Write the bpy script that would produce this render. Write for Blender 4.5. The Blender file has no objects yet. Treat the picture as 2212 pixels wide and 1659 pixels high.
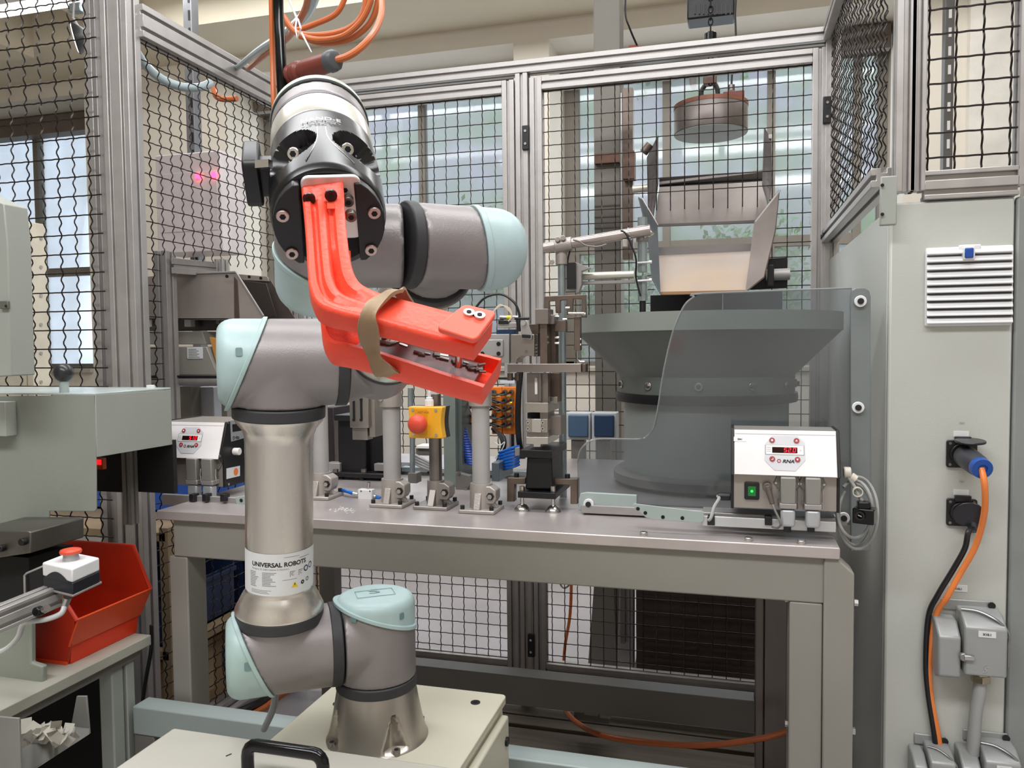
import bpy, bmesh, math, random
import numpy as np
from mathutils import Vector as V, Matrix
random.seed(5)
SC = bpy.context.scene
COL = SC.collection
# ---------------------------------------------------------------- camera
F, H = 1700.0, 1.23
YAW, PITCH, ROLL = math.radians(15.6), math.radians(2.76), 0.010
fw = V((-math.sin(YAW)*math.cos(PITCH), math.cos(YAW)*math.cos(PITCH), -math.sin(PITCH)))
r0 = V((math.cos(YAW), math.sin(YAW), 0)); u0 = r0.cross(fw)
up = u0*math.cos(ROLL) + r0*math.sin(ROLL); rt = r0*math.cos(ROLL) - u0*math.sin(ROLL)
CAM = V((0, 0, H))
cam = bpy.data.cameras.new('camera'); cam.sensor_width = 36; cam.lens = F/2212*36; cam.clip_start = .02
co = bpy.data.objects.new('camera', cam); COL.objects.link(co); SC.camera = co
m = Matrix((rt, up, -fw)).transposed().to_4x4(); m.translation = CAM; co.matrix_world = m
# ---------------------------------------------------------------- light
SC.view_settings.view_transform = 'Standard'; SC.view_settings.look = 'None'
SC.view_settings.gamma = 1; SC.view_settings.use_curve_mapping = False
SC.view_settings.exposure = 0.62
SC.cycles.max_bounces = 8; SC.cycles.transparent_max_bounces = 24; SC.cycles.use_denoising = True
SC.cycles.caustics_reflective = False; SC.cycles.caustics_refractive = False
SC.cycles.sample_clamp_indirect = 6
wd = bpy.data.worlds.new('sky'); SC.world = wd; wd.use_nodes = True
bg = wd.node_tree.nodes['Background']; bg.inputs[0].default_value = (.80, .89, 1, 1); bg.inputs[1].default_value = 1.9
def area(name, loc, sx, sy, power, rot=(0, 0, 0), col=(.975, .985, 1)):
    l = bpy.data.lights.new(name, 'AREA'); l.shape = 'RECTANGLE'; l.size = sx; l.size_y = sy; l.energy = power; l.color = col
    o = bpy.data.objects.new(name, l); COL.objects.link(o); o.location = loc; o.rotation_euler = rot; return o
area('ceiling_light_near', (-.3, -.5, 3.2), 3.6, .5, 62)
area('ceiling_light_middle', (-.6, 1.35, 3.2), 3.6, .4, 36)
area('ceiling_light_far', (-.9, 3.5, 3.2), 4.4, .35, 34)
area('window_daylight', (-1.0, 4.75, 2.1), 5.6, 1.6, 16, (math.radians(-90), 0, 0), (.86, .93, 1))
# ---------------------------------------------------------------- helpers
def ray(px, py): return fw + rt*((px-1106)/F) - up*((py-829.5)/F)
def W(px, py, z): return CAM + ray(px, py)*z
def WY(px, py, Y): d = ray(px, py); return CAM + d*(Y/d.y)
def WX(px, py, X): d = ray(px, py); return CAM + d*(X/d.x)
def WZ(px, py, Z): d = ray(px, py); return CAM + d*((Z-H)/d.z)
X_, Y_, Z_ = V((1, 0, 0)), V((0, 1, 0)), V((0, 0, 1))
def frame(ax):
    ax = ax.normalized(); a = Z_ if abs(ax.z) < .9 else X_
    u = a.cross(ax).normalized(); return ax, u, ax.cross(u)
ORG = {}
def lin(c):
    if isinstance(c, str):
        c = tuple(int(c[i:i+2], 16)/255 for i in (0, 2, 4))
    return tuple(x/12.92 if x <= .04045 else ((x+.055)/1.055)**2.4 for x in c)
MATS = {}
def mat(name, col, rough=.5, metal=0, var=.06, scale=8, bump=0, bscale=60, emit=0, coat=0, stretch=None, col2=None, spec=.5):
    if name in MATS: return MATS[name]
    m = bpy.data.materials.new(name); m.use_nodes = True; nt = m.node_tree; N = nt.nodes; L = nt.links
    p = N['Principled BSDF']; c = lin(col)
    tc = N.new('ShaderNodeTexCoord'); mp = N.new('ShaderNodeMapping'); L.new(tc.outputs['Object'], mp.inputs[0])
    if stretch: mp.inputs['Scale'].default_value = stretch
    nz = N.new('ShaderNodeTexNoise'); nz.inputs['Scale'].default_value = scale; nz.inputs['Detail'].default_value = 5; L.new(mp.outputs[0], nz.inputs['Vector'])
    rp = N.new('ShaderNodeValToRGB'); L.new(nz.outputs['Fac'], rp.inputs[0])
    rp.color_ramp.elements[0].position = .3; rp.color_ramp.elements[1].position = .7
    d = lin(col2) if col2 else tuple(x*(1-2.2*var) for x in c)
    rp.color_ramp.elements[0].color = (*d, 1)
    rp.color_ramp.elements[1].color = (*[min(1, x*(1+(0 if col2 else var))) for x in c], 1)
    L.new(rp.outputs[0], p.inputs['Base Color'])
    mr = N.new('ShaderNodeMapRange'); L.new(nz.outputs['Fac'], mr.inputs[0])
    mr.inputs[3].default_value = max(.02, rough-.07); mr.inputs[4].default_value = min(1, rough+.07); L.new(mr.outputs[0], p.inputs['Roughness'])
    p.inputs['Metallic'].default_value = metal; p.inputs['Specular IOR Level'].default_value = spec
    if coat: p.inputs['Coat Weight'].default_value = coat; p.inputs['Coat Roughness'].default_value = .1
    if bump:
        n2 = N.new('ShaderNodeTexNoise'); n2.inputs['Scale'].default_value = bscale; n2.inputs['Detail'].default_value = 3; L.new(mp.outputs[0], n2.inputs['Vector'])
        b = N.new('ShaderNodeBump'); b.inputs['Strength'].default_value = bump; b.inputs['Distance'].default_value = .002
        L.new(n2.outputs['Fac'], b.inputs['Height']); L.new(b.outputs[0], p.inputs['Normal'])
    if emit:
        p.inputs['Emission Color'].default_value = (*c, 1); p.inputs['Emission Strength'].default_value = emit
    MATS[name] = m; return m
def glassy(name, col, alpha, rough=.05, gloss=.12):
    m = bpy.data.materials.new(name); m.use_nodes = True; nt = m.node_tree; N = nt.nodes; L = nt.links
    out = N['Material Output']; N.remove(N['Principled BSDF'])
    t = N.new('ShaderNodeBsdfTransparent'); t.inputs[0].default_value = (*lin(col), 1)
    d = N.new('ShaderNodeBsdfDiffuse'); d.inputs[0].default_value = (*lin(col), 1)
    tr = N.new('ShaderNodeBsdfTranslucent'); tr.inputs[0].default_value = (*lin(col), 1)
    g = N.new('ShaderNodeBsdfGlossy'); g.inputs['Roughness'].default_value = rough
    nz = N.new('ShaderNodeTexNoise'); nz.inputs['Scale'].default_value = 4; nz.inputs['Detail'].default_value = 1
    tc = N.new('ShaderNodeTexCoord'); L.new(tc.outputs['Object'], nz.inputs[0])
    mr = N.new('ShaderNodeMapRange'); L.new(nz.outputs['Fac'], mr.inputs[0]); mr.inputs[1].default_value = .3; mr.inputs[2].default_value = .75
    mr.inputs[3].default_value = alpha*.6; mr.inputs[4].default_value = min(1, alpha*1.4)
    a0 = N.new('ShaderNodeMixShader'); L.new(d.outputs[0], a0.inputs[1]); L.new(tr.outputs[0], a0.inputs[2]); a0.inputs[0].default_value = .5
    a = N.new('ShaderNodeMixShader'); L.new(mr.outputs[0], a.inputs[0]); L.new(t.outputs[0], a.inputs[1]); L.new(a0.outputs[0], a.inputs[2])
    fr = N.new('ShaderNodeLayerWeight'); fr.inputs[0].default_value = .3
    ml = N.new('ShaderNodeMath'); ml.operation = 'MULTIPLY_ADD'; L.new(fr.outputs['Fresnel'], ml.inputs[0]); ml.inputs[1].default_value = .6; ml.inputs[2].default_value = gloss
    b = N.new('ShaderNodeMixShader'); L.new(ml.outputs[0], b.inputs[0]); L.new(a.outputs[0], b.inputs[1]); L.new(g.outputs[0], b.inputs[2])
    L.new(b.outputs[0], out.inputs[0]); MATS[name] = m; return m
def catmull(pts, k=8, closed=False):
    n = len(pts); out = []
    rng = range(n if closed else n-1)
    for i in rng:
        g = (lambda j: pts[j % n]) if closed else (lambda j: pts[min(max(j, 0), n-1)])
        a, b, c, d = g(i-1), g(i), g(i+1), g(i+2)
        for q in range(k):
            t = q/k
            out.append(.5*((2*b)+(c-a)*t+(2*a-5*b+4*c-d)*t*t+(3*b-a-3*c+d)*t**3))
    if not closed: out.append(pts[-1].copy())
    return out
class MB:
    def __init__(s): s.v = []; s.f = []
    def add(s, vs, fs):
        b = len(s.v); s.v += [tuple(x) for x in vs]; s.f += [tuple(i+b for i in f) for f in fs]; return s
    def box(s, lo, hi):
        x0, y0, z0 = lo; x1, y1, z1 = hi
        if x0 > x1: x0, x1 = x1, x0
        if y0 > y1: y0, y1 = y1, y0
        if z0 > z1: z0, z1 = z1, z0
        return s.add([(x0,y0,z0),(x1,y0,z0),(x1,y1,z0),(x0,y1,z0),(x0,y0,z1),(x1,y0,z1),(x1,y1,z1),(x0,y1,z1)],
                     [(0,3,2,1),(4,5,6,7),(0,1,5,4),(1,2,6,5),(2,3,7,6),(3,0,4,7)])
    def ob(s, c, u, v, w):      # oriented box: half vectors
        P = [c+u*a+v*b+w*d for d in (-1, 1) for a, b in ((-1,-1),(1,-1),(1,1),(-1,1))]
        fs = [(0,3,2,1),(4,5,6,7),(0,1,5,4),(1,2,6,5),(2,3,7,6),(3,0,4,7)]
        if u.cross(v).dot(w) < 0: fs = [f[::-1] for f in fs]
        return s.add(P, fs)
    def bp(s, a, b, c, d, Y, dep):   # box whose front (plane Y) covers the pixels a,b - c,d
        my, mx = (b+d)/2, (a+c)/2
        return s.box((WY(a, my, Y).x, Y, WY(mx, d, Y).z), (WY(c, my, Y).x, Y+dep, WY(mx, b, Y).z))
    def cyl(s, p0, p1, r, r2=None, n=20, cap=True):
        r2 = r if r2 is None else r2; ax, u, v = frame(p1-p0)
        P = []
        for p, q in ((p0, r), (p1, r2)):
            P += [p+(u*math.cos(t)+v*math.sin(t))*q for t in (2*math.pi*i/n for i in range(n))]
        fs = [(i, (i+1) % n, n+(i+1) % n, n+i) for i in range(n)]
        if cap: fs += [tuple(range(n))[::-1], tuple(range(n, 2*n))]
        return s.add(P, fs)
    def ring(s, p0, p1, ro, ri, n=28):
        ax, u, v = frame(p1-p0); P = []
        for p, q in ((p0, ri), (p0, ro), (p1, ro), (p1, ri)):
            P += [p+(u*math.cos(t)+v*math.sin(t))*q for t in (2*math.pi*i/n for i in range(n))]
        fs = []
        for k in range(4):
            a, b = k*n, ((k+1) % 4)*n
            fs += [(a+i, a+(i+1) % n, b+(i+1) % n, b+i) for i in range(n)]
        return s.add(P, fs)
    def tube(s, pts, r, n=8, closed=False, flat=1):
        pts = [V(p) for p in pts]; m = len(pts); P = []
        t0 = (pts[1]-pts[0]).normalized(); _, u, v = frame(t0)
        for i, p in enumerate(pts):
            t = (pts[(i+1) % m]-pts[i-1]) if (closed or 0 < i < m-1) else (pts[1]-pts[0] if i == 0 else pts[-1]-pts[-2])
            t.normalize(); u = (u-t*u.dot(t)).normalized(); v = t.cross(u)
            rr = r[i] if isinstance(r, (list, tuple)) else r
            P += [p+u*math.cos(2*math.pi*k/n)*rr+v*math.sin(2*math.pi*k/n)*rr*flat for k in range(n)]
        fs = [(i*n+k, i*n+(k+1) % n, (i+1) % m*n+(k+1) % n, (i+1) % m*n+k) for i in range(m if closed else m-1) for k in range(n)]
        if not closed: fs += [tuple(range(n))[::-1], tuple(range((m-1)*n, m*n))]
        return s.add(P, fs)
    def lathe(s, o, ax, prof, n=40, rf=None, ref=None):   # prof: (radius, height); rf(r,h,phi)
        ax = ax.normalized()
        if ref is None: _, u, v = frame(ax)
        else: u = (ref-ax*ref.dot(ax)).normalized(); v = ax.cross(u)
        P = []
        for r, h in prof:
            for i in range(n):
                t = 2*math.pi*i/n; q = rf(r, h, t) if rf else r
                P.append(o+ax*h+(u*math.cos(t)+v*math.sin(t))*q)
        fs = [(j*n+i, j*n+(i+1) % n, (j+1)*n+(i+1) % n, (j+1)*n+i) for j in range(len(prof)-1) for i in range(n)]
        if prof[0][0] > 1e-5: fs.append(tuple(range(n))[::-1])
        if prof[-1][0] > 1e-5: fs.append(tuple(range((len(prof)-1)*n, len(prof)*n)))
        return s.add(P, fs)
    def prism(s, pts, vec):
        n = len(pts); nn = V((0, 0, 0))
        for i in range(n): nn += V(pts[i]).cross(V(pts[(i+1) % n]))
        if nn.dot(vec) < 0: pts = pts[::-1]
        return s.add([*pts, *[p+vec for p in pts]], [tuple(range(n))[::-1], tuple(range(n, 2*n))]+[(i, (i+1) % n, n+(i+1) % n, n+i) for i in range(n)])
    def sphere(s, c, r, n=16, sc=(1, 1, 1)):
        prof = [(math.sin(math.pi*i/n)*r, -math.cos(math.pi*i/n)*r) for i in range(n+1)]
        b = len(s.v); s.lathe(V((0, 0, 0)), Z_, prof, n=n*2)
        for i in range(b, len(s.v)):
            x = s.v[i]; s.v[i] = (c[0]+x[0]*sc[0], c[1]+x[1]*sc[1], c[2]+x[2]*sc[2])
        return s
    def hexbolt(s, c, ax, r, h): return s.cyl(c, c+ax*h, r, n=6)
    def prof(s, p0, p1, u, w, v, h, nu=1, nv=1, sw=.009, sd=.009):
        # slotted aluminium extrusion from p0 to p1; w along u, h along v; nu slots in the w faces, nv in the h faces
        def side(L, k):
            out = [(-L/2, 0)]
            for i in range(k):
                c = -L/2+L*(i+.5)/k; out += [(c-sw/2, 0), (c-sw/2, sd), (c+sw/2, sd), (c+sw/2, 0)]
            return out
        sec = [(a, -h/2+b) for a, b in side(w, nu)]+[(w/2-b, a) for a, b in side(h, nv)]+[(-a, h/2-b) for a, b in side(w, nu)]+[(-w/2+b, -a) for a, b in side(h, nv)]
        s.prism([p0+u*a+v*b for a, b in sec], p1-p0); return s
    def build(s, name, material, parent=None, bevel=0, angle=35, seg=2, stuff=False):
        me = bpy.data.meshes.new(name)
        arr = np.array(s.v, dtype=float)
        if parent is not None: org = ORG[parent.name]
        else:
            lo, hi = arr.min(0), arr.max(0); org = V(((lo[0]+hi[0])/2, (lo[1]+hi[1])/2, lo[2]))
        arr = arr - np.array(org)
        me.from_pydata(arr.tolist(), [], s.f); me.update()
        bm = bmesh.new(); bm.from_mesh(me); bmesh.ops.recalc_face_normals(bm, faces=bm.faces); bm.to_mesh(me); bm.free()
        me.materials.append(material)
        for p in me.polygons: p.use_smooth = True
        me.set_sharp_from_angle(angle=math.radians(angle))
        o = bpy.data.objects.new(name, me); COL.objects.link(o)
        if parent is None: o.location = org
        else: o.parent = parent
        ORG[o.name] = V(org)
        if bevel:
            b = o.modifiers.new('bevel', 'BEVEL'); b.width = bevel; b.segments = seg; b.limit_method = 'ANGLE'; b.angle_limit = math.radians(40); b.harden_normals = False
        if stuff: o['kind'] = 'stuff'
        return o
def thing(name, label, cat, loc, group=None):
    o = bpy.data.objects.new(name, None); COL.objects.link(o); o.location = loc; o.empty_display_size = .05
    ORG[o.name] = V(loc); o['label'] = label; o['category'] = cat
    if group: o['group'] = group
    return o
def tag(o, label, cat, group=None):
    o['label'] = label; o['category'] = cat
    if group: o['group'] = group
    return o
def struct(o): o['kind'] = 'structure'; return o
def text(s, size, o, xd, yd, material, parent, name='lettering', ext=.0003, align='CENTER', fn=None, shear=0, bold=0, sx=1):
    c = bpy.data.curves.new(name, 'FONT'); c.body = s; c.size = size; c.align_x = align; c.extrude = 0; c.shear = shear; c.offset = bold
    to = bpy.data.objects.new('t', c); COL.objects.link(to)
    me = bpy.data.meshes.new_from_object(to.evaluated_get(bpy.context.evaluated_depsgraph_get())); bpy.data.objects.remove(to)
    org = ORG[parent.name]; nrm = xd.cross(yd).normalized()
    for v in me.vertices:
        x, y = v.co.x*sx, v.co.y
        p = fn(x, y) if fn else o+xd*x+yd*y+nrm*ext
        v.co = p-org
    me.name = name; me.materials.clear(); me.materials.append(material)
    ob = bpy.data.objects.new(name, me); COL.objects.link(ob); ob.parent = parent; return ob
def rrect(c, u, v, a, b, r, k=4):     # rounded rectangle points, half sizes a,b
    out = []
    for sx, sy, t0 in ((1, 1, 0), (-1, 1, 1), (-1, -1, 2), (1, -1, 3)):
        for i in range(k+1):
            t = math.pi/2*(t0+i/k); out.append(c+u*(sx*(a-r)+r*math.cos(t))+v*(sy*(b-r)+r*math.sin(t)))
    return out
# ---------------------------------------------------------------- materials
alu = mat('anodised_aluminium', 'b9b5b3', .38, .55, .04, 20)
alu_d = mat('dull_aluminium', 'a8a4a2', .45, .4, .05, 20)
cast = mat('cast_aluminium', 'b3aca6', .45, .45, .05, 40, .25, 300)
brush = mat('brushed_tube', 'd9d4cd', .28, .85, .05, 6, stretch=(4, 4, .2))
steel = mat('ground_steel', '8d8682', .33, .85, .12, 14)
steel_l = mat('bright_steel', 'c9c7c4', .2, .95, .04, 20)
stain = mat('stainless_sheet', 'a39993', .4, .35, .1, 5)
bench_m = mat('bench_plate_steel', 'c8bfbd', .36, .55, .08, 7)
paint = mat('grey_beige_paint', '949189', .45, 0, .03, 5, .05, 200)
paint_d = mat('dark_grey_paint', '78746f', .45, 0, .05, 5)
paint_s = mat('machine_grey_paint', 'a2a69f', .42, 0, .03, 4, .08, 260)
cab_m = mat('cabinet_light_grey_paint', 'c3c5be', .4, 0, .02, 4, .15, 400)
wire_m = mat('black_crimped_wire', '2f2927', .35, .6, .15, 90)
black = mat('black_plastic', '17171a', .4, 0, .05, 20)
black_g = mat('black_gloss', '0e0e11', .16, .2, .05, 20)
rubber = mat('black_rubber_ring', '333336', .55, 0, .04, 20)
robo = mat('robot_casing', '8f8989', .42, .35, .05, 12, .12, 500)
mint = mat('mint_joint_cap', 'b7ced3', .38, 0, .1, 14, col2='a0b8b2')
red3d = mat('red_printed_plastic', 'fb5238', .42, 0, .03, 12, .25, 250)
cream = mat('cream_wall_paint', 'e8e0d2', .7, 0, .02, 3, .1, 80)
white = mat('white_plastic', 'e9e9ea', .35, 0, .02, 10)
white_l = mat('white_lacquer', 'f2efec', .3, 0, .01, 10)
orange = mat('orange_cable_sheath', 'c96a35', .4, 0, .05, 20)
orange_b = mat('bright_orange_cable', 'f58a45', .4, 0, .04, 20)
grey_c = mat('grey_cable_sheath', 'a4a5a3', .45, 0, .04, 20)
blue_t = mat('blue_tubing', '1668c8', .3, 0, .1, 20)
navy = mat('navy_plastic', '1d3a5e', .4, 0, .1, 10)
ybox = mat('yellow_plastic', 'f6b52c', .4, 0, .02, 20)
redbtn = mat('red_button', 'df4f37', .4, 0, .03, 20)
olive = mat('feeder_grey_green', '8d938c', .42, 0, .04, 6, .08, 200)
rust = mat('rusty_steel', '8a6a5c', .55, .5, .2, 12, col2='57443c')
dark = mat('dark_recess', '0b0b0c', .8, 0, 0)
ink = mat('black_ink', '1c1c1e', .6, 0, 0)
greyink = mat('grey_ink', '8a8a8c', .6, 0, 0)
redlit = mat('red_led', 'ff2030', .4, emit=1.1)
greenlit = mat('green_led', '20ff50', .4, emit=1.6)
sticker = mat('sticker_paper', 'e4e6e8', .45, 0, .02, 30)
lblue = mat('pale_mint_paint', 'a9b6b3', .42, 0, .04, 5)
# ---------------------------------------------------------------- room shell
YB, YG, ZC = 4.4, 4.85, 3.36
floor_m = mat('floor_screed', 'b3afb3', .35, 0, .08, 3, .05, 60)
o = MB().box((-6.6, -2.6, -.08), (3.4, 5.3, 0)).build('floor', floor_m); struct(o)
ceil_m = mat('ceiling_plaster', 'd9d4c6', .8, 0, .04, 2)
o = MB().box((-6.6, -2.6, ZC), (3.4, 5.3, ZC+.1)).build('ceiling', ceil_m); struct(o)
o = MB().box((-6.6, -2.7, 0), (3.4, -2.6, ZC)).build('wall_front', cream); struct(o)
o = MB().box((-6.7, -2.6, 0), (-6.6, 5.3, ZC)).build('wall_left', cream); struct(o)
o = MB().box((3.4, -2.6, 0), (3.5, 5.3, ZC)).build('wall_right', cream); struct(o)
# back wall with deep window recesses
def xat(px): return WY(px, 400, YB).x
ZT, ZS = 2.95, 1.08
wins = [(xat(-190), xat(188)), (xat(492), xat(1112)), (xat(1188), xat(1950))]
wb = MB(); xs = -6.6
for a, b in wins:
    wb.box((xs, YB, 0), (a, YG+.12, ZC)); wb.box((a, YB, 0), (b, YG+.12, ZS)); wb.box((a, YB, ZT), (b, YG+.12, ZC)); xs = b
wb.box((xs, YB, 0), (3.4, YG+.12, ZC))
o = wb.build('wall_back', cream); struct(o)
beam_m = mat('ceiling_beam_paint', 'ddd3bd', .8, 0, .03, 3)
o = MB().box((-6.6, 3.9, 3.06), (3.4, YB, ZC)).build('trim_1', beam_m); struct(o)
o = MB().box((-6.6, YB-.012, 0), (3.4, YB, .16)).build('baseboard_back', mat('tan_skirting', 'c9b187', .6)); struct(o)
for k, X in enumerate((-4.35, -3.55)):
    o = MB().box((X, -2.6, 3.0+.1*k), (X+.28, 3.9, ZC)).build('trim_%d' % (k+2), beam_m); struct(o)
pane = glassy('window_glass', 'eef1f4', .2, .06, .03)
framem = mat('window_frame_grey', '8b857c', .5, .2, .05, 8)
mull = [[xat(-60), xat(85)], [xat(740), xat(915)], [xat(1245), xat(1440), xat(1665), xat(1850)]]
for k, (a, b) in enumerate(wins):
    e = MB(); fwid = .05
    e.box((a, YG-.03, ZS), (b, YG+.03, ZS+fwid)); e.box((a, YG-.03, ZT-fwid*1.8), (b, YG+.03, ZT))
    e.box((a, YG-.03, ZS), (a+fwid, YG+.03, ZT)); e.box((b-fwid, YG-.03, ZS), (b, YG+.03, ZT))
    w = struct(e.build('window_%d' % (k+1), framem))
    zt = 1.82
    MB().box((a, YG-.025, zt-.03), (b, YG+.025, zt+.03)).build('transom', framem, w)
    edges = [a+fwid*.5]
    for x in mull[k]:
        xx = x*YG/YB
        if a < xx < b:
            MB().box((xx-.022, YG-.028, ZS), (xx+.022, YG+.028, ZT)).build('mullion', framem, w); edges.append(xx)
    edges.append(b-fwid*.5)
    for i in range(len(edges)-1):
        for z0, z1 in ((ZS+.02, zt-.02), (zt+.02, ZT-.04)):
            MB().box((edges[i]+.015, YG-.004, z0), (edges[i+1]-.015, YG+.004, z1)).build('pane', pane, w)
    sill = MB().box((a, YB-.03, ZS), (b, YG-.03, ZS+.025)).build('sill', mat('sill_stone', 'b8b0a2', .5), w)
for k, (a, b) in enumerate(wins):
    o = MB().box((a+.01, YG-.16, ZT-.14), (b-.01, YG-.04, ZT-.01)).build('blind_box', mat('blind_box_brown', '6f6359', .5), bevel=.004)
    tag(o, ['brown roller blind box over the far left window', 'brown roller blind box over the middle window behind the robot', 'brown roller blind box over the right window behind the crane'][k], 'blind box')
# hillside and ground outside
import mathutils
def hillz(x, y):
    b = max(0, min(1, (x+7.2)/2.2)); b = b*b*(3-2*b)
    return -.3+(y-6.2)*(.12+1.55*b)+mathutils.noise.fractal(V((x*.9, y*.9, 0)), 1, 2, 5)*.45
def hill():
    nx, ny = 130, 60
    vs = [(-16+i/nx*22, 6.2+j/ny*6, hillz(-16+i/nx*22, 6.2+j/ny*6)) for j in range(ny+1) for i in range(nx+1)]
    return MB().add(vs, [(j*(nx+1)+i, j*(nx+1)+i+1, (j+1)*(nx+1)+i+1, (j+1)*(nx+1)+i) for j in range(ny) for i in range(nx)])
gm = mat('overgrown_slope', '869673', .9, 0, .3, 1.6, .6, 6, col2='aaa3ac')
o = hill().build('hillside', gm); struct(o)
for k, (x, y, s) in enumerate(((-3.3, 7.0, .6), (-2.1, 7.4, .6), (-1.0, 7.0, .6), (.2, 7.3, .6), (1.6, 7.0, .6), (-.4, 8.6, .7))):
    t = thing('shrub', ['leafy green shrub on the slope behind the left window pillar', 'tall green shrub on the slope left of the crane column', 'green shrub behind the window right of the crane column', 'green shrub behind the lifting magnet', 'green shrub behind the right end of the window', 'tallest shrub up the slope behind the magnet'][k], 'shrub', (x, y, hillz(x, y)))
    zh = hillz(x, y); mb = MB(); rr = random.Random(k)
    for i in range(900):
        th, ph, q = rr.uniform(0, 6.28), rr.uniform(-1, 1), rr.uniform(.4, 1)*s
        c = V((x+math.cos(th)*q*.8, y+math.sin(th)*q*.6, zh+.7*s+ph*q*.9)); a = V((rr.uniform(-1, 1), rr.uniform(-1, 1), rr.uniform(-1, 1))).normalized(); b = a.orthogonal().normalized(); z = .07*s
        mb.add([c-a*z, c-b*z*.5, c+a*z, c+b*z*.5], [(0, 1, 2, 3)])
    mb.build('foliage', mat('shrub_leaves', '7fa35f', .7, 0, .2, 3, col2='4c6a3c'), t, stuff=True)
    MB().cyl(V((x, y, zh-.1)), V((x, y, zh+.6)), .05*s, .03).build('stem', rust, t)
# ---------------------------------------------------------------- ceiling lamp row (its tubes reflect in the panes)
def strip_lamp(x0, x1, y, z, lab):
    t = thing('strip_lamp', lab, 'lamp', ((x0+x1)/2, y, z))
    MB().box((x0, y-.06, z), (x1, y+.06, z+.05)).build('housing', white, t, .004)
    MB().cyl(V((x0+.03, y, z-.02)), V((x1-.03, y, z-.02)), .016).build('lamp_tube', mat('lit_tube', 'ffffff', .4, emit=4), t)
    MB().box((x0, y-.012, z+.05), (x0+.02, y+.012, ZC)).box((x1-.02, y-.012, z+.05), (x1, y+.012, ZC)).build('hanger', alu, t)
strip_lamp(-4.2, 1.8, 2.3, 3.12, 'long white fluorescent strip lamp hanging over the robot cell')
# ---------------------------------------------------------------- fences
def wave(mb, p, d, L, nrm, pitch, amp, r, phase, cut=None, u=0, rev=False, per=2, n=5):
    k = 8; N = max(2, int(L/pitch*k)); run = []
    for i in range(N+1):
        t = L*i/N
        if cut and cut(u, t, rev):
            if len(run) > 2: mb.tube(run, r, n)
            run = []; continue
        run.append(p+d*t+nrm*(amp*math.sin(2*math.pi*per*t/pitch*.75+phase)))
    if len(run) > 2: mb.tube(run, r, n)
def wiremesh(parent, o, u, Wd, Ht, nrm, pitch, cut=None, amp=.0028, r=.0016, off=.4, extra=0, ch=.45):
    mv, mh = MB(), MB()
    n = int(Wd/pitch)+1
    for i in range(n):
        a = pitch*(i+off)
        if a > Wd: break
        wave(mv, o+u*a, Z_, Ht, nrm, pitch, amp, r, i*math.pi, cut, a, False)
    for j in range(int(Ht/pitch)+1):
        b = pitch*(j+.5)
        if b > Ht: break
        wave(mh, o+Z_*b-u*extra, u, Wd+extra, nrm, pitch, amp*ch, r, j*math.pi, cut, b, True)
    mv.build('upright_wires', wire_m, parent, stuff=True); mh.build('cross_wires', wire_m, parent, stuff=True)
P45 = .045
XR, YR = WY(1797, 300, 2.485).x, 2.485      # right rear corner
XL = WY(617, 300, 2.485).x                  # left rear corner
ZF = H+.908
YF = 1.75
def post(t, x, y, z0, z1, w=P45, h=P45, nu=1, nv=1, name='post'):
    return MB().prof(V((x, y, z0)), V((x, y, z1)), X_, w, Y_, h, nu, nv).build(name, alu, t, .0012)
def railx(t, x0, x1, y, z, hh=P45, w=P45, nu=1, name='rail'):
    return MB().prof(V((x0, y, z)), V((x1, y, z)), Y_, w, Z_, hh, 1, nu).build(name, alu, t, .0012)
def raily(t, x, y0, y1, z, hh=.09, w=P45, nu=2, name='rail'):
    return MB().prof(V((x, y0, z)), V((x, y1, z)), X_, w, Z_, hh, 1, nu).build(name, alu, t, .0012)
# rear frame: top rail, middle post, corner posts
fr = thing('fence_framework', 'aluminium rear frame of the safety fence with middle post and full-width top rail', 'fence', ((XL+XR)/2, YR, 0))
railx(fr, XL, XR-.02, YR, ZF-.02, .04, P45, 1)
xm = WY(1133, 600, YR).x
post(fr, xm, YR, .0, ZF-.041, .04, P45)
post(fr, XR, YR, 0, ZF-.0, .04); post(fr, XL, YR, 0, ZF-.041)
MB().box((xm-.06, YR-.07, 0), (xm+.06, YR+.07, .012)).build('foot_plate', paint_d, fr, .002)
railx(fr, XL+.03, xm-.02, YR, .115, .04); railx(fr, xm+.02, XR-.02, YR, .115, .04)
def door(name, lab, pa, pb, ztop, cut=None, left_hinge=True, cat='fence panel'):
    x0, x1 = WY(pa, 600, YR).x, WY(pb, 600, YR).x
    t = thing(name, lab, cat, ((x0+x1)/2, YR, .15)); w = .04
    for x in (x0+w/2, x1-w/2): post(t, x, YR-.002, .15, ztop, w, .04)
    railx(t, x0+w, x1-w, YR-.002, ztop-w/2, w, .04); railx(t, x0+w, x1-w, YR-.002, .15+w/2, w, .04)
    wiremesh(t, V((x0+w, YR, .15+w)), X_, x1-x0-2*w, ztop-.15-2*w, Y_, .0425, cut)
    return t, x0, x1
dl, a0, a1 = door('fence_gate', 'left wire mesh door of the rear fence, behind the robot', 640, 1117, ZF-.058)
cx0, cx1, cz0, cz1 = WY(1418, 500, YR).x, WY(1655, 500, YR).x, H-.1, WY(1530, 440, YR).z
def cut(u, t, rev):
    x, z = (b0+.04+t, .19+u) if rev else (b0+.04+u, .19+t)
    zz = WY(1530, 456 if not rev else 425, YR).z
    return cx0 < x < cx1 and cz0 < z < zz
b0 = WY(1150, 600, YR).x
dr, b0, b1 = door('fence_gate', 'right wire mesh door of the rear fence, behind the feeder bowl', 1150, 1782, ZF-.058, cut)
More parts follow.
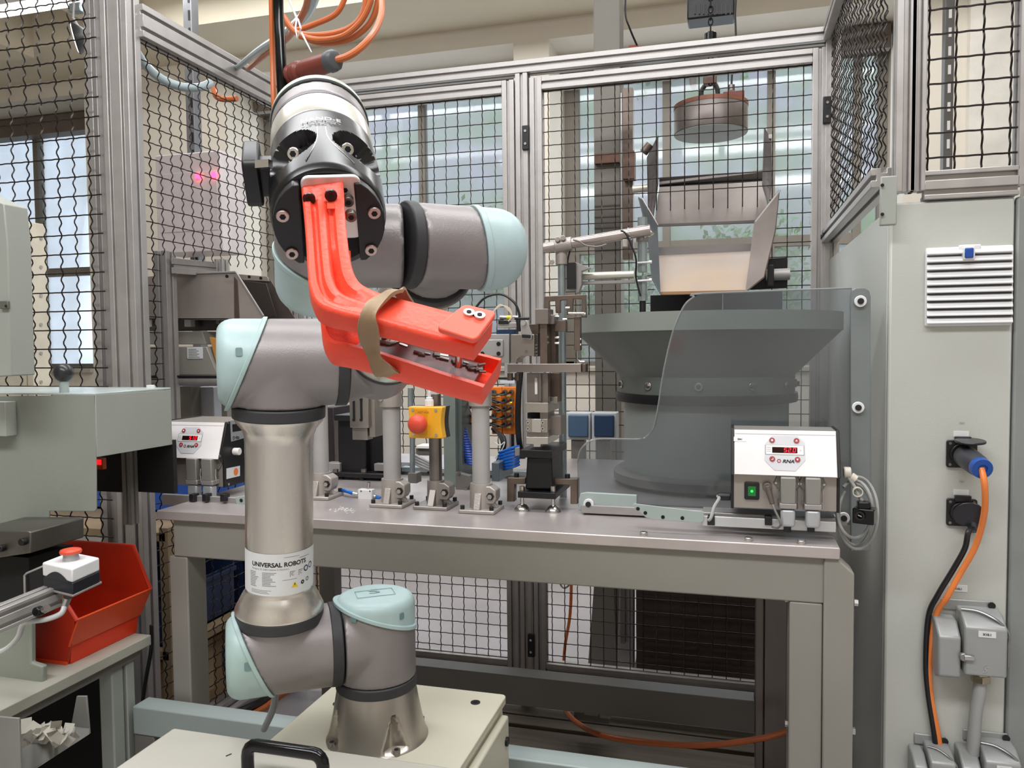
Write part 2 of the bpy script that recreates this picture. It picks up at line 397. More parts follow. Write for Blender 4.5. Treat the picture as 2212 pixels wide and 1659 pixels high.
for px, py in ((1135, 297), (1787, 237), (1147, 1395)):
    p = WY(px, py, YR-.03)
    h = thing('hinge', {1135: 'upper black hinge between the two rear mesh doors', 1787: 'black hinge at the right corner post of the rear fence', 1147: 'lower black hinge between the two rear mesh doors'}[px], 'hinge', p)
    MB().box((p.x-.011, YR-.032, p.z-.038), (p.x+.011, YR-.019, p.z+.038)).build('leaf', black, h, .002)
    MB().cyl(V((p.x, YR-.032, p.z+.02)), V((p.x, YR-.035, p.z+.02)), .004).cyl(V((p.x, YR-.032, p.z-.02)), V((p.x, YR-.035, p.z-.02)), .004).build('screw', steel_l, h)
# left side panel
ls = thing('mesh_fence', 'left side wire mesh panel running back from the front corner post', 'fence panel', (XL, (YF+YR)/2, .1))
raily(ls, XL, YF+.02, YR-.0, ZF-.045, .085)
raily(ls, XL, YF+.02, YR-.02, .13, .04, nu=1)
ycut, zcut = WX(346, 700, XL).y-(YF+.03), WX(400, 553, XL).z-.15
def cut_side(u, t, rev):
    y, z = (t, u) if rev else (u, t)
    return y > ycut+(.01 if rev else -.01) and .66 < z < zcut+(.005 if rev else -.01)
wiremesh(ls, V((XL, YF+.03, .15)), Y_, YR-YF-.05, ZF-.23, X_, .0425, cut_side, amp=.0035, off=.6)
# left front panel with double corner post
lf = thing('mesh_fence', 'left front wire mesh panel with twin slotted corner post', 'fence panel', (XL-.4, YF, .1))
xp = WY(271, 400, YF).x
MB().prof(V((xp, YF, 0)), V((xp, YF, 2.75)), X_, .082, Y_, .05, 2, 1).build('corner_post', alu, lf, .0015)
xq = WY(214, 400, YF).x
MB().prof(V((xq-.005, YF+.03, 0)), V((xq-.005, YF+.03, 2.75)), X_, .075, Y_, .04, 1, 1, sw=.03, sd=.015).build('channel_post', alu, lf, .0015)
MB().box((xq-.055, YF+.03, 2.17), (xq+.045, YF+.06, 2.24)).build('bracket_plate', paint_d, lf, .002)
wiremesh(lf, V((-2.45, YF-.03, .35)), X_, (xq+.035)+2.45, 2.4, Y_, .0505, amp=.0042, r=.0019, off=.28)
MB().prof(V((-2.47, YF, 0)), V((-2.47, YF, 2.75)), X_, P45, Y_, P45).build('post', alu, lf)
# right side panel above cabinet side
YC = 1.56; XC = WX(1918, 450, 0.0) if False else None
pc = WY(1920, 600, YC); XC = pc.x
rs = thing('mesh_fence', 'steeply angled right side wire mesh panel above the cabinet flank', 'fence panel', (XC, 2.0, 1.5))
zb = WY(1800, 508, YR-.05).z
raily(rs, XC, YC+.03, YR-.02, ZF-.02, .04, nu=1); raily(rs, XC, YC+.06, YR-.02, zb, .036, nu=1)
wiremesh(rs, V((XC, YC+.04, zb+.02)), Y_, YR-YC-.07, ZF-.06-zb, X_, .0425, amp=.003, off=.5, r=.0015, ch=.15)
for k, (y, z) in enumerate(((2.42, zb), (2.46, zb))):
    MB().cyl(V((XC-.025, y, z)), V((XC-.02, y, z)), .006).build('screw', black, rs)
# right front panel over the cabinet
rf = thing('mesh_fence', 'right front wire mesh panel standing above the electrical cabinet', 'fence panel', (XC+.2, YC, 1.6))
zc0 = WY(1950, 415, YC).z
x1 = WY(1950, 300, YC).x; x2 = WY(1977, 300, YC).x
post(rf, x1+.004, YC+.01, zc0, 2.7, .034, .034); post(rf, x2+.004, YC+.01, zc0, 2.7, .025, .034)
xe = WY(2202, 300, YC).x
post(rf, xe+.012, YC+.01, zc0, 2.7, .03, .034)
zr = WY(2090, 400, YC).z
railx(rf, x2+.015, xe, YC+.01, zr+.003, .05, .034, 2)
wiremesh(rf, V((x2+.018, YC, zr+.03)), X_, xe-x2-.02, 1.3, Y_, .0428, amp=.0026, r=.0019, off=.05)
# mounting bracket between fence and cabinet
t = thing('bracket', 'grey angle bracket joining the mesh panel to the cabinet corner', 'bracket', WY(1918, 430, YC))
MB().bp(1902, 380, 1938, 486, YC-.035, .012).build('plate', paint_s, t, .002)
MB().cyl(WY(1906, 400, YC-.036), WY(1906, 400, YC-.04), .003).cyl(WY(1906, 463, YC-.036), WY(1906, 463, YC-.04), .003).build('screw', black, t)
# ---------------------------------------------------------------- workbench
BX0, BX1, BY0, BY1, BZ = WY(338, 1100, 1.388).x, WY(1815, 1190, 1.388).x, 1.388, 2.32, .89
bt = thing('workbench', 'long grey steel workbench with thick plate top carrying the feeders', 'workbench', ((BX0+BX1)/2, 1.8, 0))
MB().box((BX0, BY0, BZ-.02), (BX1, BY1, BZ)).build('tabletop', bench_m, bt, .002)
q = .075
MB().box((BX0+.03, BY0+.012, BZ-.10), (BX1-.01, BY0+.012+.05, BZ-.02)).build('front_beam', paint, bt, .003)
MB().box((BX0+.03, BY1-.1, BZ-.10), (BX1-.06, BY1-.05, BZ-.02)).build('rear_beam', paint, bt, .003)
for px in (387, ):
    x = WY(366, 1300, BY0+.01).x; MB().box((x, BY0+.013, .0), (x+.045, BY0+.075, BZ-.10)).build('leg', paint, bt, .003)
x = WY(1705, 1400, BY0+.01).x; MB().box((x, BY0+.013, 0), (WY(1777, 1400, BY0+.01).x, BY0+.075, BZ-.10)).build('leg', paint, bt, .003)
yr = 2.1
xr = WY(1632, 1400, yr).x
MB().box((xr, yr, 0), (xr+.02, yr+.06, BZ-.1)).box((xr+.022, yr+.01, 0), (xr+.078, yr+.06, BZ-.1)).build('leg', mat('bare_steel_post', '8f8780', .3, .7, .15, 4, stretch=(1, 1, .4)), bt, .002)
xl = WY(722, 1300, yr).x
MB().box((xl-.05, yr, 0), (xl, yr+.05, BZ-.1)).build('leg', paint_d, bt, .003)
zr1, zr2 = WY(1250, 1475, yr).z, WY(1250, 1540, yr).z
MB().box((xl-.4, yr, zr2), (xr, yr+.06, zr1)).build('lower_rail', paint_d, bt, .003)
# rounded shield post beside the bench
t = thing('guard_post', 'grey chamfered sheet steel post bolted to the right end of the bench', 'post', (BX1, 1.4, 0))
Yp = BY0+.006
MB().prism([WY(a, b, Yp) for a, b in ((1780, 1192), (1793, 1192), (1846, 1240))]+[V((WY(1846, 1300, Yp).x, Yp, 0)), V((WY(1780, 1300, Yp).x, Yp, 0))], V((0, .05, 0))).build('shell', paint, t, .003)
for k, (px, py) in enumerate(((1848, 1301), (1842, 1578))):
    p = WY(px-3, py, Yp+.03); MB().cyl(p, p+X_*.006, .006, n=6).build('bolt', steel_l, t)
t2 = bt
for py in (1293, 1563):
    p = WY(1706, py, BY0+.03); MB().cyl(p-X_*.008, p, .006, n=6).build('bolt', steel_l, bt)
# ---------------------------------------------------------------- floor boards / plinths behind the pedestal
for k, (ya, yb2, lab) in enumerate(((1.95, 2.32, 'wide'), (2.34, 2.46, 'narrow'))):
    t = thing('floor_plate', ['dark ribbed timber board on the floor under the workbench', 'narrow dark timber board lying at the foot of the fence'][k], 'board', (-.4, (ya+yb2)/2, 0))
    for i in range(5 if k == 0 else 2):
        w_ = (yb2-ya)/(5 if k == 0 else 2)
        MB().box((-1.2, ya+i*w_+.002, .0), (.3, ya+(i+1)*w_-.002, .04+.003*(i % 2))).build('plank', mat('dark_timber', '776d60', .6, 0, .2, 6, .3, 60, stretch=(.3, 6, 6)), t, .002)
xq0 = WY(288, 1550, 1.34).x
t = thing('cross_beam', 'pale grey-green box beam running low behind the pedestal in front of the bench legs', 'beam', (-.5, 1.36, .42))
MB().box((xq0, 1.338, .425), (.0, 1.386, .485)).build('beam_body', mat('beam_mint', 'a2adab', .4, 0, .03, 5), t, .003)
MB().box((xq0, 1.34, 0), (xq0+.05, 1.385, .4245)).build('beam_foot', paint_d, t, .003)
# ---------------------------------------------------------------- robot pedestal
PZ = .6025
px0, px1, py0, py1 = -.712, -.388, 1.0, 1.335
pm = mat('beige_machine_plate', 'cdc9b6', .4, 0, .02, 5)
t = thing('robot_pedestal', 'beige square pedestal box carrying the robot arm', 'pedestal', (-.55, 1.16, 0))
MB().prism([V((p.x, p.y, PZ-.014)) for p in rrect(V(((px0+px1)/2, (py0+py1)/2, 0)), X_, Y_, (px1-px0)/2, (py1-py0)/2, .01)], V((0, 0, .014))).build('top_plate', pm, t, .0015)
MB().box((px0+.012, py0+.01, .02), (px1-.004, py1-.012, PZ-.015)).build('body', pm, t, .004)
MB().box((px1-.003, py0+.02, .05), (px1+.012, py1-.03, PZ-.022)).build('side_door', pm, t, .004)
MB().cyl(V((px1+.012, py1-.05, PZ-.06)), V((px1+.016, py1-.05, PZ-.06)), .008, n=16).build('door_lock', black, t)
for a, b in ((px0+.045, py1-.11), (px1-.045, py1-.045), (px1-.045, py0+.06), (px0+.02, py0+.05)):
    s = MB().cyl(V((a, b, PZ-.002)), V((a, b, PZ+.0015)), .0085, n=20).build('bolt', mat('burnished_bolt', '4a474a', .35, .6), t)
    MB().cyl(V((a, b, PZ+.0015)), V((a, b, PZ+.002)), .004, n=6).build('socket', dark, s)
# foreground cover with black pull handle
CZ = .655
a = WZ(375, 1571, CZ)
t = thing('machine_cover', 'flat beige-grey sheet metal cover in the near foreground with black pull handle', 'cover', (a.x+.4, a.y-.2, 0))
c0 = [V((a.x, a.y, CZ-.02)), V((a.x+.83, a.y, CZ-.02)), V((a.x+.83, a.y-.5, CZ-.02)), V((a.x, a.y-.5, CZ-.02))]
MB().prism(c0, V((0, 0, .02))).build('top_sheet', mat('cover_paint', 'bdbab0', .4, 0, .03, 4), t, .004)
MB().box((a.x+.01, a.y-.49, .05), (a.x+.82, a.y-.01, CZ-.021)).build('body', paint_s, t, .004)
hz = CZ+.045; ph = [WZ(524, 1668, hz-.0), WZ(716, 1690, hz)]
hy = WZ(610, 1618, hz).y
A, B = V((WZ(528, 1612, hz).x, hy, CZ)), V((WZ(706, 1622, hz).x, hy, CZ))
pts = [A, A+Z_*.03]+[A+V((.014*(1-math.cos(k*.39)), 0, .03+.015*math.sin(k*.39))) for k in range(1, 5)]+[B+V((-.014*(1-math.cos(k*.39)), 0, .03+.015*math.sin(k*.39))) for k in range(4, 0, -1)]+[B+Z_*.03, B]
MB().tube(pts, .0085, 14).build('handle', black_g, t)
o = MB().tube([WZ(488, 1633, CZ+.001), WZ(500, 1628, CZ+.001)], .0006, 5).build('scratch', black, t)
# ---------------------------------------------------------------- robot arm
Cb = W(812, 1392, 1.27); Cs = W(604, 1391, 1.22)
Sx = (Cb-Cs); Sx.z = 0; Sx.normalize(); Cb.z = Cs.z = (Cb.z+Cs.z)/2
Ce = W(603, 784, 1.165)
RJ = .0635
rb = thing('industrial_robot', 'grey six-axis robot arm with mint joint caps standing on the beige pedestal', 'robot arm', (Cb.x, Cb.y, PZ))
U = Z_
def bmcyl(bm, p0, p1, r, n=72, dome=0, r2=None):
    ax, u, v = frame(p1-p0); L = (p1-p0).length
    prof = [(r, 0), (r if r2 is None else r2, L-dome)]
    if dome:
        for k in range(1, 7): q = k/6*math.pi/2; prof.append((r-dome*.8+dome*.8*math.cos(q), L-dome+dome*math.sin(q)))
        prof.append((r*.3, L+.001))
    rings = [[bm.verts.new(p0+ax*h+(u*math.cos(2*math.pi*i/n)+v*math.sin(2*math.pi*i/n))*rr) for i in range(n)] for rr, h in prof]
    for a, b in zip(rings, rings[1:]):
        for i in range(n): bm.faces.new((a[i], a[(i+1) % n], b[(i+1) % n], b[i]))
    bm.faces.new(rings[0][::-1]); bm.faces.new(rings[-1])
def cutplane(bm, co, no):
    g = bm.verts[:]+bm.edges[:]+bm.faces[:]
    bmesh.ops.bisect_plane(bm, geom=g, plane_co=co, plane_no=no, clear_outer=True)
    e = [x for x in bm.edges if x.is_boundary]
    if e: bmesh.ops.holes_fill(bm, edges=e, sides=0)
def bmobj(bm, name, material, parent, remesh=0, smooth=0, bevel=0):
    bmesh.ops.recalc_face_normals(bm, faces=bm.faces)
    me = bpy.data.meshes.new(name); bmesh.ops.translate(bm, verts=bm.verts, vec=-ORG[parent.name]); bm.to_mesh(me); bm.free()
    me.materials.append(material)
    for p in me.polygons: p.use_smooth = True
    if not remesh: me.set_sharp_from_angle(angle=math.radians(40))
    o = bpy.data.objects.new(name, me); COL.objects.link(o); o.parent = parent; ORG[o.name] = ORG[parent.name]
    if remesh:
        r = o.modifiers.new('remesh', 'REMESH'); r.mode = 'VOXEL'; r.voxel_size = remesh; r.use_smooth_shade = True
        s = o.modifiers.new('smooth', 'SMOOTH'); s.factor = .5; s.iterations = smooth
    if bevel:
        b = o.modifiers.new('bevel', 'BEVEL'); b.width = bevel; b.segments = 2; b.limit_method = 'ANGLE'; b.angle_limit = math.radians(40)
    return o
def joint(c, ax, a_in, a_cap, seam, nrm, br, b_len, r, dome=.02, notch=True, refd=None):
    """housing: from c+ax*a_in (ring end) to the cap at c-ax*a_cap; seam plane at c-ax*seam with normal nrm (outward); branch br"""
    bm = bmesh.new(); bmcyl(bm, c+ax*a_in, c-ax*(a_cap+.05), r); cutplane(bm, c-ax*(seam-.002), nrm)
    bm2 = bmesh.new(); bmcyl(bm2, c-br*.0, c+br*b_len, r*.985)
    me = bpy.data.meshes.new('tmp'); bm2.to_mesh(me); bm2.free(); bm.from_mesh(me)
    bmobj(bm, 'joint_housing', robo, rb, .0028, 9)
    bm = bmesh.new(); bmcyl(bm, c, c-ax*a_cap, r*1.0, dome=dome); cutplane(bm, c-ax*seam, -nrm)
    cap = bmobj(bm, 'end_cap', mint, rb)
    bm = bmesh.new(); bmcyl(bm, c+ax*.05, c-ax*(a_cap+.05), r*1.045); cutplane(bm, c-ax*(seam-.003), -nrm); cutplane(bm, c-ax*(seam+.004), nrm)
    bmobj(bm, 'cap_rim', mint, rb, bevel=.0012)
    return cap
def ringp(c, ax, w, r): return MB().cyl(c-ax*w/2, c+ax*w/2, r, n=72).build('seal_ring', rubber, rb, .002)
# base casting
zb0 = PZ; zr0 = Cb.z-.068
def basecone():
    prof = []; hh = zr0-.008-zb0
    for k in range(25):
        t_ = k/24; prof.append((.082-.019*t_**.7, hh*t_))
    def rf(r, h, phi):
        d = 0
        for a in (.55, 2.12, 3.69, 5.26):
            e = (phi-a+math.pi) % (2*math.pi)-math.pi
            wv = .34*(1-h/hh*1.35)
            if wv > 0: d = max(d, .017*max(0, 1-(abs(e)/wv)**2)*(1 if h < hh*.12 else 1))
        return r-(d if h > .004 else 0)
    return MB().lathe(V((Cb.x, Cb.y, zb0)), Z_, prof, 144, rf, ref=-rt)
basecone().build('base_casting', mat('bare_casting', 'b5aea6', .33, .85, .09, 10), rb, angle=60)
for a in (.55, 2.12, 3.69, 5.26):
    u_ = (-rt).copy(); u_.z = 0; u_.normalize(); v_ = Z_.cross(u_)
    p = V((Cb.x, Cb.y, PZ))+(u_*math.cos(a)+v_*math.sin(a))*.0765
    s = MB().cyl(p, p+Z_*.009, .0065).build('base_bolt', steel, rb)
    MB().cyl(p+Z_*.009, p+Z_*.0095, .0035, n=6).build('socket', dark, s)
ringp(V((Cb.x, Cb.y, zr0)), Z_, .017, RJ*1.02)
joint(Cb, -Z_, .06, .072, .042, (Z_+Sx*.36).normalized(), -Sx, .055, RJ, .016)
ringp(Cb-Sx*.066, Sx, .017, RJ*1.02)
n1 = (-Sx-U*.42).normalized()
joint(Cs, Sx, .08, .078, .038, n1, U, .05, RJ, .022)
AU = (Ce-Cs).normalized(); LU = (Ce-Cs).length
ringp(Cs+AU*.06, AU, .018, RJ*1.04)
tp = [(RJ*1.04, .069), (RJ*1.04, .073), (.0595, .087), (.0545, .097), (.0515, .101), (.0500, .104), (.0497, .107), (.0497, LU-.118), (.0505, LU-.108), (.054, LU-.098), (RJ*1.0, LU-.086), (RJ*1.02, LU-.081)]
MB().lathe(Cs, AU, tp, 72).build('upper_arm_tube', brush, rb)
ringp(Ce-AU*.072, AU, .018, RJ*1.06)
joint(Ce, Sx, .082, .086, .046, (-Sx+U*.42).normalized(), -AU, .063, RJ*1.03, .024)
Cf = Ce+Sx*.15+U*.004
ringp(Ce+Sx*.088, Sx, .018, RJ*1.04)
Cw1 = W(950, 533, .815)
FA = (Cw1-Cf).normalized(); LF = (Cw1-Cf).length
bm = bmesh.new(); bmcyl(bm, Ce+Sx*.09, Cf+Sx*.03, RJ*1.02, r2=.040); bm2 = bmesh.new(); bmcyl(bm2, Cf-FA*.045, Cf+FA*.062, .0565, dome=0)
me = bpy.data.meshes.new('tmp'); bm2.to_mesh(me); bm2.free(); bm.from_mesh(me)
bmobj(bm, 'joint_housing', robo, rb, .003, 14)
ringp(Cf+FA*.068, FA, .011, .058)
MB().lathe(Cf, FA, [(.057, .074), (.0565, .08), (.047, .092), (.044, .1), (.042, LF-.085), (.044, LF-.07), (.048, LF-.058), (.05, LF-.054)], 64).build('forearm_tube', brush, rb)
ringp(Cw1-FA*.049, FA, .009, .0475)
S2 = (rt*.9+V((fw.x, fw.y, 0)).normalized()*.43).normalized(); S2.z = 0; S2.normalize()
RW = .0432
toC = (CAM-Cw1); toC.z = 0; toC.normalize()
joint(Cw1, -S2, .028, .09, .043, (S2+U*.12+toC*.12).normalized(), -FA, .045, RW, .03)
ringp(Cw1-S2*.034, S2, .012, RW*1.03)
P0 = W(690, 254, .74); P1 = W(712, 480, .60); T = (P1-P0).normalized(); LT = (P1-P0).length
N = (U-T*U.dot(T)).normalized(); Bv = T.cross(N)
if Bv.dot(rt) < 0: Bv = -Bv
N, Bv = (N-Bv*.08).normalized(), (Bv+N*.08).normalized()
Cw2 = W(688, 530, .795); Cw3 = P0+T*.036
A2 = (Cw3-Cw2).normalized()
joint(Cw2, A2, .05, .068, .022, (-A2+(-S2)*.35).normalized(), (Cw1-Cw2).normalized(), (Cw1-S2*.04-Cw2).length, RW, .02)
ringp(Cw2+A2*.056, A2, .012, RW*1.02)
bm = bmesh.new(); bmcyl(bm, P0+T*.0215, P0+T*.0465, RW); bm2 = bmesh.new(); bmcyl(bm2, Cw3, Cw2+A2*.06, RW*.97)
me = bpy.data.meshes.new('tmp'); bm2.to_mesh(me); bm2.free(); bm.from_mesh(me); bmobj(bm, 'joint_housing', robo, rb, .0025, 6)
MB().lathe(P0, T, [(.012, -.008), (RW*.6, -.006), (RW*.85, -.001), (RW*.96, .004), (RW*1.01, .010), (RW*1.03, .018), (RW*1.03, .0195)], 64).build('end_cap', mat('pale_wrist_cap', 'b9c6b8', .4, 0, .08, 12), rb)
ringp(P0+T*.0205, T, .0025, RW*1.02)
# nameplate wrapped round the upper arm
toc = CAM-(Cs+AU*.13); toc = (toc-AU*toc.dot(AU)).normalized(); lat = AU.cross(toc).normalized()
if lat.dot(rt) < 0: lat = -lat
def cylmap(R, h0, dphi=0):
    return lambda x, y: Cs+AU*(h0+y)+(toc*math.cos(x/R+dphi)+lat*math.sin(x/R+dphi))*R
RL = .0502
def wrap(name, material, x0, x1, y0, y1, R, parent=None, k=24, h0=.140):
    fn = cylmap(R, h0); mb = MB(); P = []
    for i in range(k+1):
        x = x0+(x1-x0)*i/k; P += [fn(x, y0), fn(x, y1)]
    mb.add(P, [(2*i, 2*i+2, 2*i+3, 2*i+1) for i in range(k)])
    return mb.build(name, material, parent or rb)
lbl = wrap('nameplate', sticker, -.082, .082, -.032, .032, RL, k=40)
tx = lambda s, size, x, y, **k: text(s, size, None, X_, Z_, ink if k.get('m') is None else k['m'], lbl, fn=(lambda a, b: cylmap(RL+.0002, .140)(a+x, b+y)), align='LEFT', bold=k.get('b', 0), sx=k.get('sx', 1))
tx('UNIVERSAL ROBOTS', .0092, -.044, .0125, b=.0003, sx=1.02)
tx('Energivej 25, 5260 Odense S, Denmark', .0036, -.044, .0075, m=greyink)
rr = random.Random(8)
mbt = MB()
def dash(x0, x1, y, h=.0009):
    fn = cylmap(RL+.0002, .140); k = 4; P = []
    for i in range(k+1): x = x0+(x1-x0)*i/k; P += [fn(x, y), fn(x, y+h)]
    mbt.add(P, [(2*i, 2*i+2, 2*i+3, 2*i+1) for i in range(k)])
for i in range(10):
    dash(-.048, -.048+rr.uniform(.010, .016), .003-i*.0024)
    dash(-.026, -.026+rr.uniform(.010, .022), .003-i*.0022)
for i in range(3): dash(-.046, -.02+rr.uniform(0, .02), -.024-i*.0022, .0007)
dash(.004, .026, -.0085, .0006); dash(.03, .05, .022, .0008); dash(.006, .03, .026, .0006)
mbt.build('fine_print', greyink, lbl, stuff=True)
fn = cylmap(RL+.0003, .140)
def dot(x, y, r, m, ri=0, name='mark'):
    n = 20
    mb = MB(); P = [fn(x+math.cos(2*math.pi*i/n)*r, y+math.sin(2*math.pi*i/n)*r) for i in range(n)]
    if ri: P += [fn(x+math.cos(2*math.pi*i/n)*ri, y+math.sin(2*math.pi*i/n)*ri) for i in range(n)]; mb.add(P, [(i, (i+1) % n, n+(i+1) % n, n+i) for i in range(n)])
    else: mb.add(P, [tuple(range(n))])
    return mb.build(name, m, lbl)
nb = mat('navy_ink', '1e2f66', .5)
dot(.043, .003, .0048, nb, .0030); dot(.054, .005, .0048, nb, .0034); dot(.036, -.0165, .0032, ink, .0012); dot(.046, -.0145, .0032, ink, .0022)
MB().add([fn(.017, -.0215), fn(.028, -.0215), fn(.0225, -.0125)], [(0, 1, 2)]).build('warning_triangle', mat('warning_yellow', 'f0d020', .5), lbl)
f2 = cylmap(RL+.0005, .140)
MB().add([f2(.0222, -.0185), f2(.0228, -.0185), f2(.0234, -.0148), f2(.0216, -.0148)], [(0, 1, 2, 3)]).build('exclamation_mark', ink, lbl)
for x in (.019, .033):
    for a in (0, 1): 
        mb = MB(); n = 4; q = .0042-.0011*a
        MB().add([fn(x-.004, -.004), fn(x-.0034, -.004), fn(x-.0034, .004), fn(x-.004, .004)], [(0, 1, 2, 3)]).add([fn(x-.004, .0034), fn(x+.004, .0034), fn(x+.004, .004), fn(x-.004, .004)], [(0, 1, 2, 3)]).build('mark', ink, lbl) if a == 0 else text('C', .006, None, X_, Z_, ink, lbl, fn=(lambda p, r_, x=x: fn(p+x, r_-.0022)))
# engraved mark on the base cap
tc_ = Cb+Z_*.0725
text('S', .03, tc_+Z_*.001, Sx, Z_.cross(Sx), mat('cap_engraving', '8fa9a8', .5), rb, 'engraving', ext=.0006, sx=1.5)
MB().tube([tc_+Sx*a+Z_.cross(Sx)*b+Z_*.0012 for a, b in ((-.03, .017), (.03, .017), (.03, -.017), (-.03, -.017))], .0006, 5, True).build('engraving', MATS['cap_engraving'], rb)
# clip slots on caps
for p, d in ((Cb+Z_*.052-toC*0+(-fw)*0, None),):
    pass
def slot(c, n_, up_, w=.012, h=.009):
    n_ = n_.normalized(); s_ = n_.cross(up_).normalized()
    MB().prism(rrect(c, s_, up_, w/2, h/2, .002), n_*.002).build('clip_recess', mat('cap_shadow', '6f8c8c', .5), rb)
fh = V((fw.x, fw.y, 0)).normalized()
dp = Sx.cross(Z_).normalized()
slot(Ce-Sx*.056+(dp*.96+U*.26)*RJ*1.02, dp*.96+U*.26, Sx)
slot(Cs-Sx*.048+(dp*.99+U*.1)*RJ*.99, dp*.99+U*.1, Sx)
dd = (-fh*.9-Sx*.42).normalized(); slot(Cb+dd*RJ*.99+Z_*.052, dd, Z_, .01, .01)
dd = (-fh*.75+Sx*.66).normalized(); slot(Cb+dd*RJ*.99+Z_*.05, dd, Z_, .008, .01)
# ---------------------------------------------------------------- gripper
gr = thing('gripper', 'black two-finger gripper with silver collar on the robot wrist', 'gripper', P0+T*.1)
MB().lathe(P0, T, [(RW*.99, .046), (RW*1.01, .047), (RW*1.01, .05), (.0405, .051)], 72).build('seam_band', mat('slate_ring', '4b4a52', .4, .4), gr)
MB().lathe(P0, T, [(.042, .0505), (.0438, .052), (.0438, .083), (.043, .085)], 72).build('coupling_collar', mat('silver_collar', 'dcd9d0', .3, .6, .02, 10), gr)
s0, s1 = .085, LT-.004
def gbody():
    prof = [(.0432, s0), (.0436, s0+.002)]
    K = 56
    for k in range(1, K): prof.append((.0437+.0012*math.sin(math.pi*k/K), s0+.002+(s1-s0-.008)*k/K))
    prof += [(.0436, s1-.005), (.042, s1-.001), (.04, s1), (.036, s1)]
    def rf(r, h, phi):
        d = 0
        for a, hc in ((.66, .5), (-.74, .5)):
            e = (phi-a+math.pi) % (2*math.pi)-math.pi; hh = (h-s0)/(s1-s0)
            q = ((e)/(.60-.22*max(0, hh-.35)))**2+((hh-.55)/.215)**2
            if q < 1: d = max(d, .0125*min(1, (1-q)*5))
        return r-d
    return MB().lathe(P0, T, prof, 220, rf, ref=N)
gbody().build('gripper_body', mat('gripper_black', '100f12', .27, .0, .08, 10), gr, angle=28)
for sgn in (1, -1):
    q_ = .52 if sgn > 0 else .66; d = (N*math.cos(q_)+Bv*sgn*math.sin(q_)); p = P0+T*(s0+(s1-s0)*.43)+d*.031
    ax = (d*.6+T*.8).normalized()
    b = MB().cyl(p, p+ax*.012, .0052, n=28).build('cap_screw', steel_l, gr, .0008)
    MB().cyl(p+ax*.0122, p+ax*.0124, .0026, n=6).build('socket', dark, b)
RG = .0453
def gtext(s, size, h, m, sx=1):
    return text(s, size, None, X_, Z_, m, gr, fn=lambda x, y: P0+T*(h-y)+(N*math.cos(x/RG)+Bv*math.sin(x/RG))*(RG+.0006), sx=sx)
gtext('HAND-E', .0075, s0+.027, white_l, 1.15)
mb = MB()
for j, L_ in enumerate((.014, .016, .0125)):
    y = s0+.0285+j*.002
    for i in range(10):
        if (i*7+j*3) % 5 == 0: continue
        x0_, x1_ = -L_+i*L_/5, -L_+(i+.8)*L_/5
        g = lambda x, h: P0+T*h+(N*math.cos(x/RG)+Bv*math.sin(x/RG))*(RG+.0006)
        mb.add([g(x0_, y), g(x1_, y), g(x1_, y+.001), g(x0_, y+.001)], [(0, 1, 2, 3)])
mb.build('fine_print', greyink, gr, stuff=True)
O = P0+T*LT
def G(b, n, t): return O+Bv*b+N*n+T*t
MB().cyl(G(0, 0, -.012), G(0, 0, -.003), .0375, n=64).build('face_recess', dark, gr)
for sg in (-1, 1):
    pts = []
    for k in range(13):
        a = math.radians(-62+k*10.6 if sg > 0 else 180-65+k*10.6)
        pts.append((math.cos(a)*.0415, math.sin(a)*.0415+.0))
    inner = .0195
    poly = [G(b, n, -.004) for b, n in pts if abs(b) > inner]
    ns = sorted([n for b, n in pts if abs(b) > inner])
    if sg > 0: poly += [G(inner, ns[-1], -.004), G(inner+.002, ns[0], -.004)]
    else: poly += [G(-inner-.002, ns[0], -.004), G(-inner, ns[-1], -.004)]
    MB().prism(poly, T*.009).build('face_plate', mat('plate_black', '1b1b1e', .4, .1, .1, 30), gr, .001)
    for n_ in (.010, -.0225):
        b_ = sg*(.0335 if n_ > 0 else .030)
        w = MB().cyl(G(b_, n_, .005), G(b_, n_, .0075), .0048, n=24).build('cap_screw', mat('pinkish_screw', 'c9b3ad', .3, .8), gr, .0006)
        MB().cyl(G(b_, n_, .0076), G(b_, n_, .0078), .0024, n=6).build('socket', dark, w)
# side connector module
MB().prism(rrect(G(-.050, .004, -.075), N, T, .02, .022, .006), -Bv*.013).build('connector_housing', black, gr, .002)
MB().prism(rrect(G(-.040, .004, -.07), N, T, .013, .012, .003), -Bv*.012).build('connector_neck', black, gr, .001)
MB().box(tuple(G(-.046, .023, -.052)-V((.006, .003, .003))), tuple(G(-.046, .023, -.052)+V((.006, .003, .003)))).build('connector_clip', steel_l, gr)
# base bracket of steel
MB().prism(rrect(G(.003, .013, -.001), Bv, N, .0215, .026, .006), T*.004).build('carrier_plate', mat('bright_carrier', 'e8e4e0', .35, .4), gr, .0008)
for px_, py_, dz_ in ((745, 406, .587), (752, 433, .583), (758, 465, .577)):
    p = W(px_, py_, dz_-.002); s_ = MB().cyl(p-T*.003, p+T*.0035, .0041, n=20).build('cap_screw', steel, gr, .0005)
    MB().cyl(p+T*.0036, p+T*.0038, .0021, n=6).build('socket', dark, s_)
# chamfer tubes: thin bright lines imitating light caught by the nose edges
for sg, k_ in ((-1, .24), (1, .44)):
    pts_ = [((.075+k_*(max(0, q-.45)/.42)**2)*sg, q) for q in (.36, .42, .5, .58, .66, .74, .8, .87)]
    MB().tube([P0+T*(s0+(s1-s0)*h_)+(N*math.cos(a_)+Bv*math.sin(a_))*.0446 for a_, h_ in pts_], .0004, 6).build('chamfer_glint', steel_l, gr)
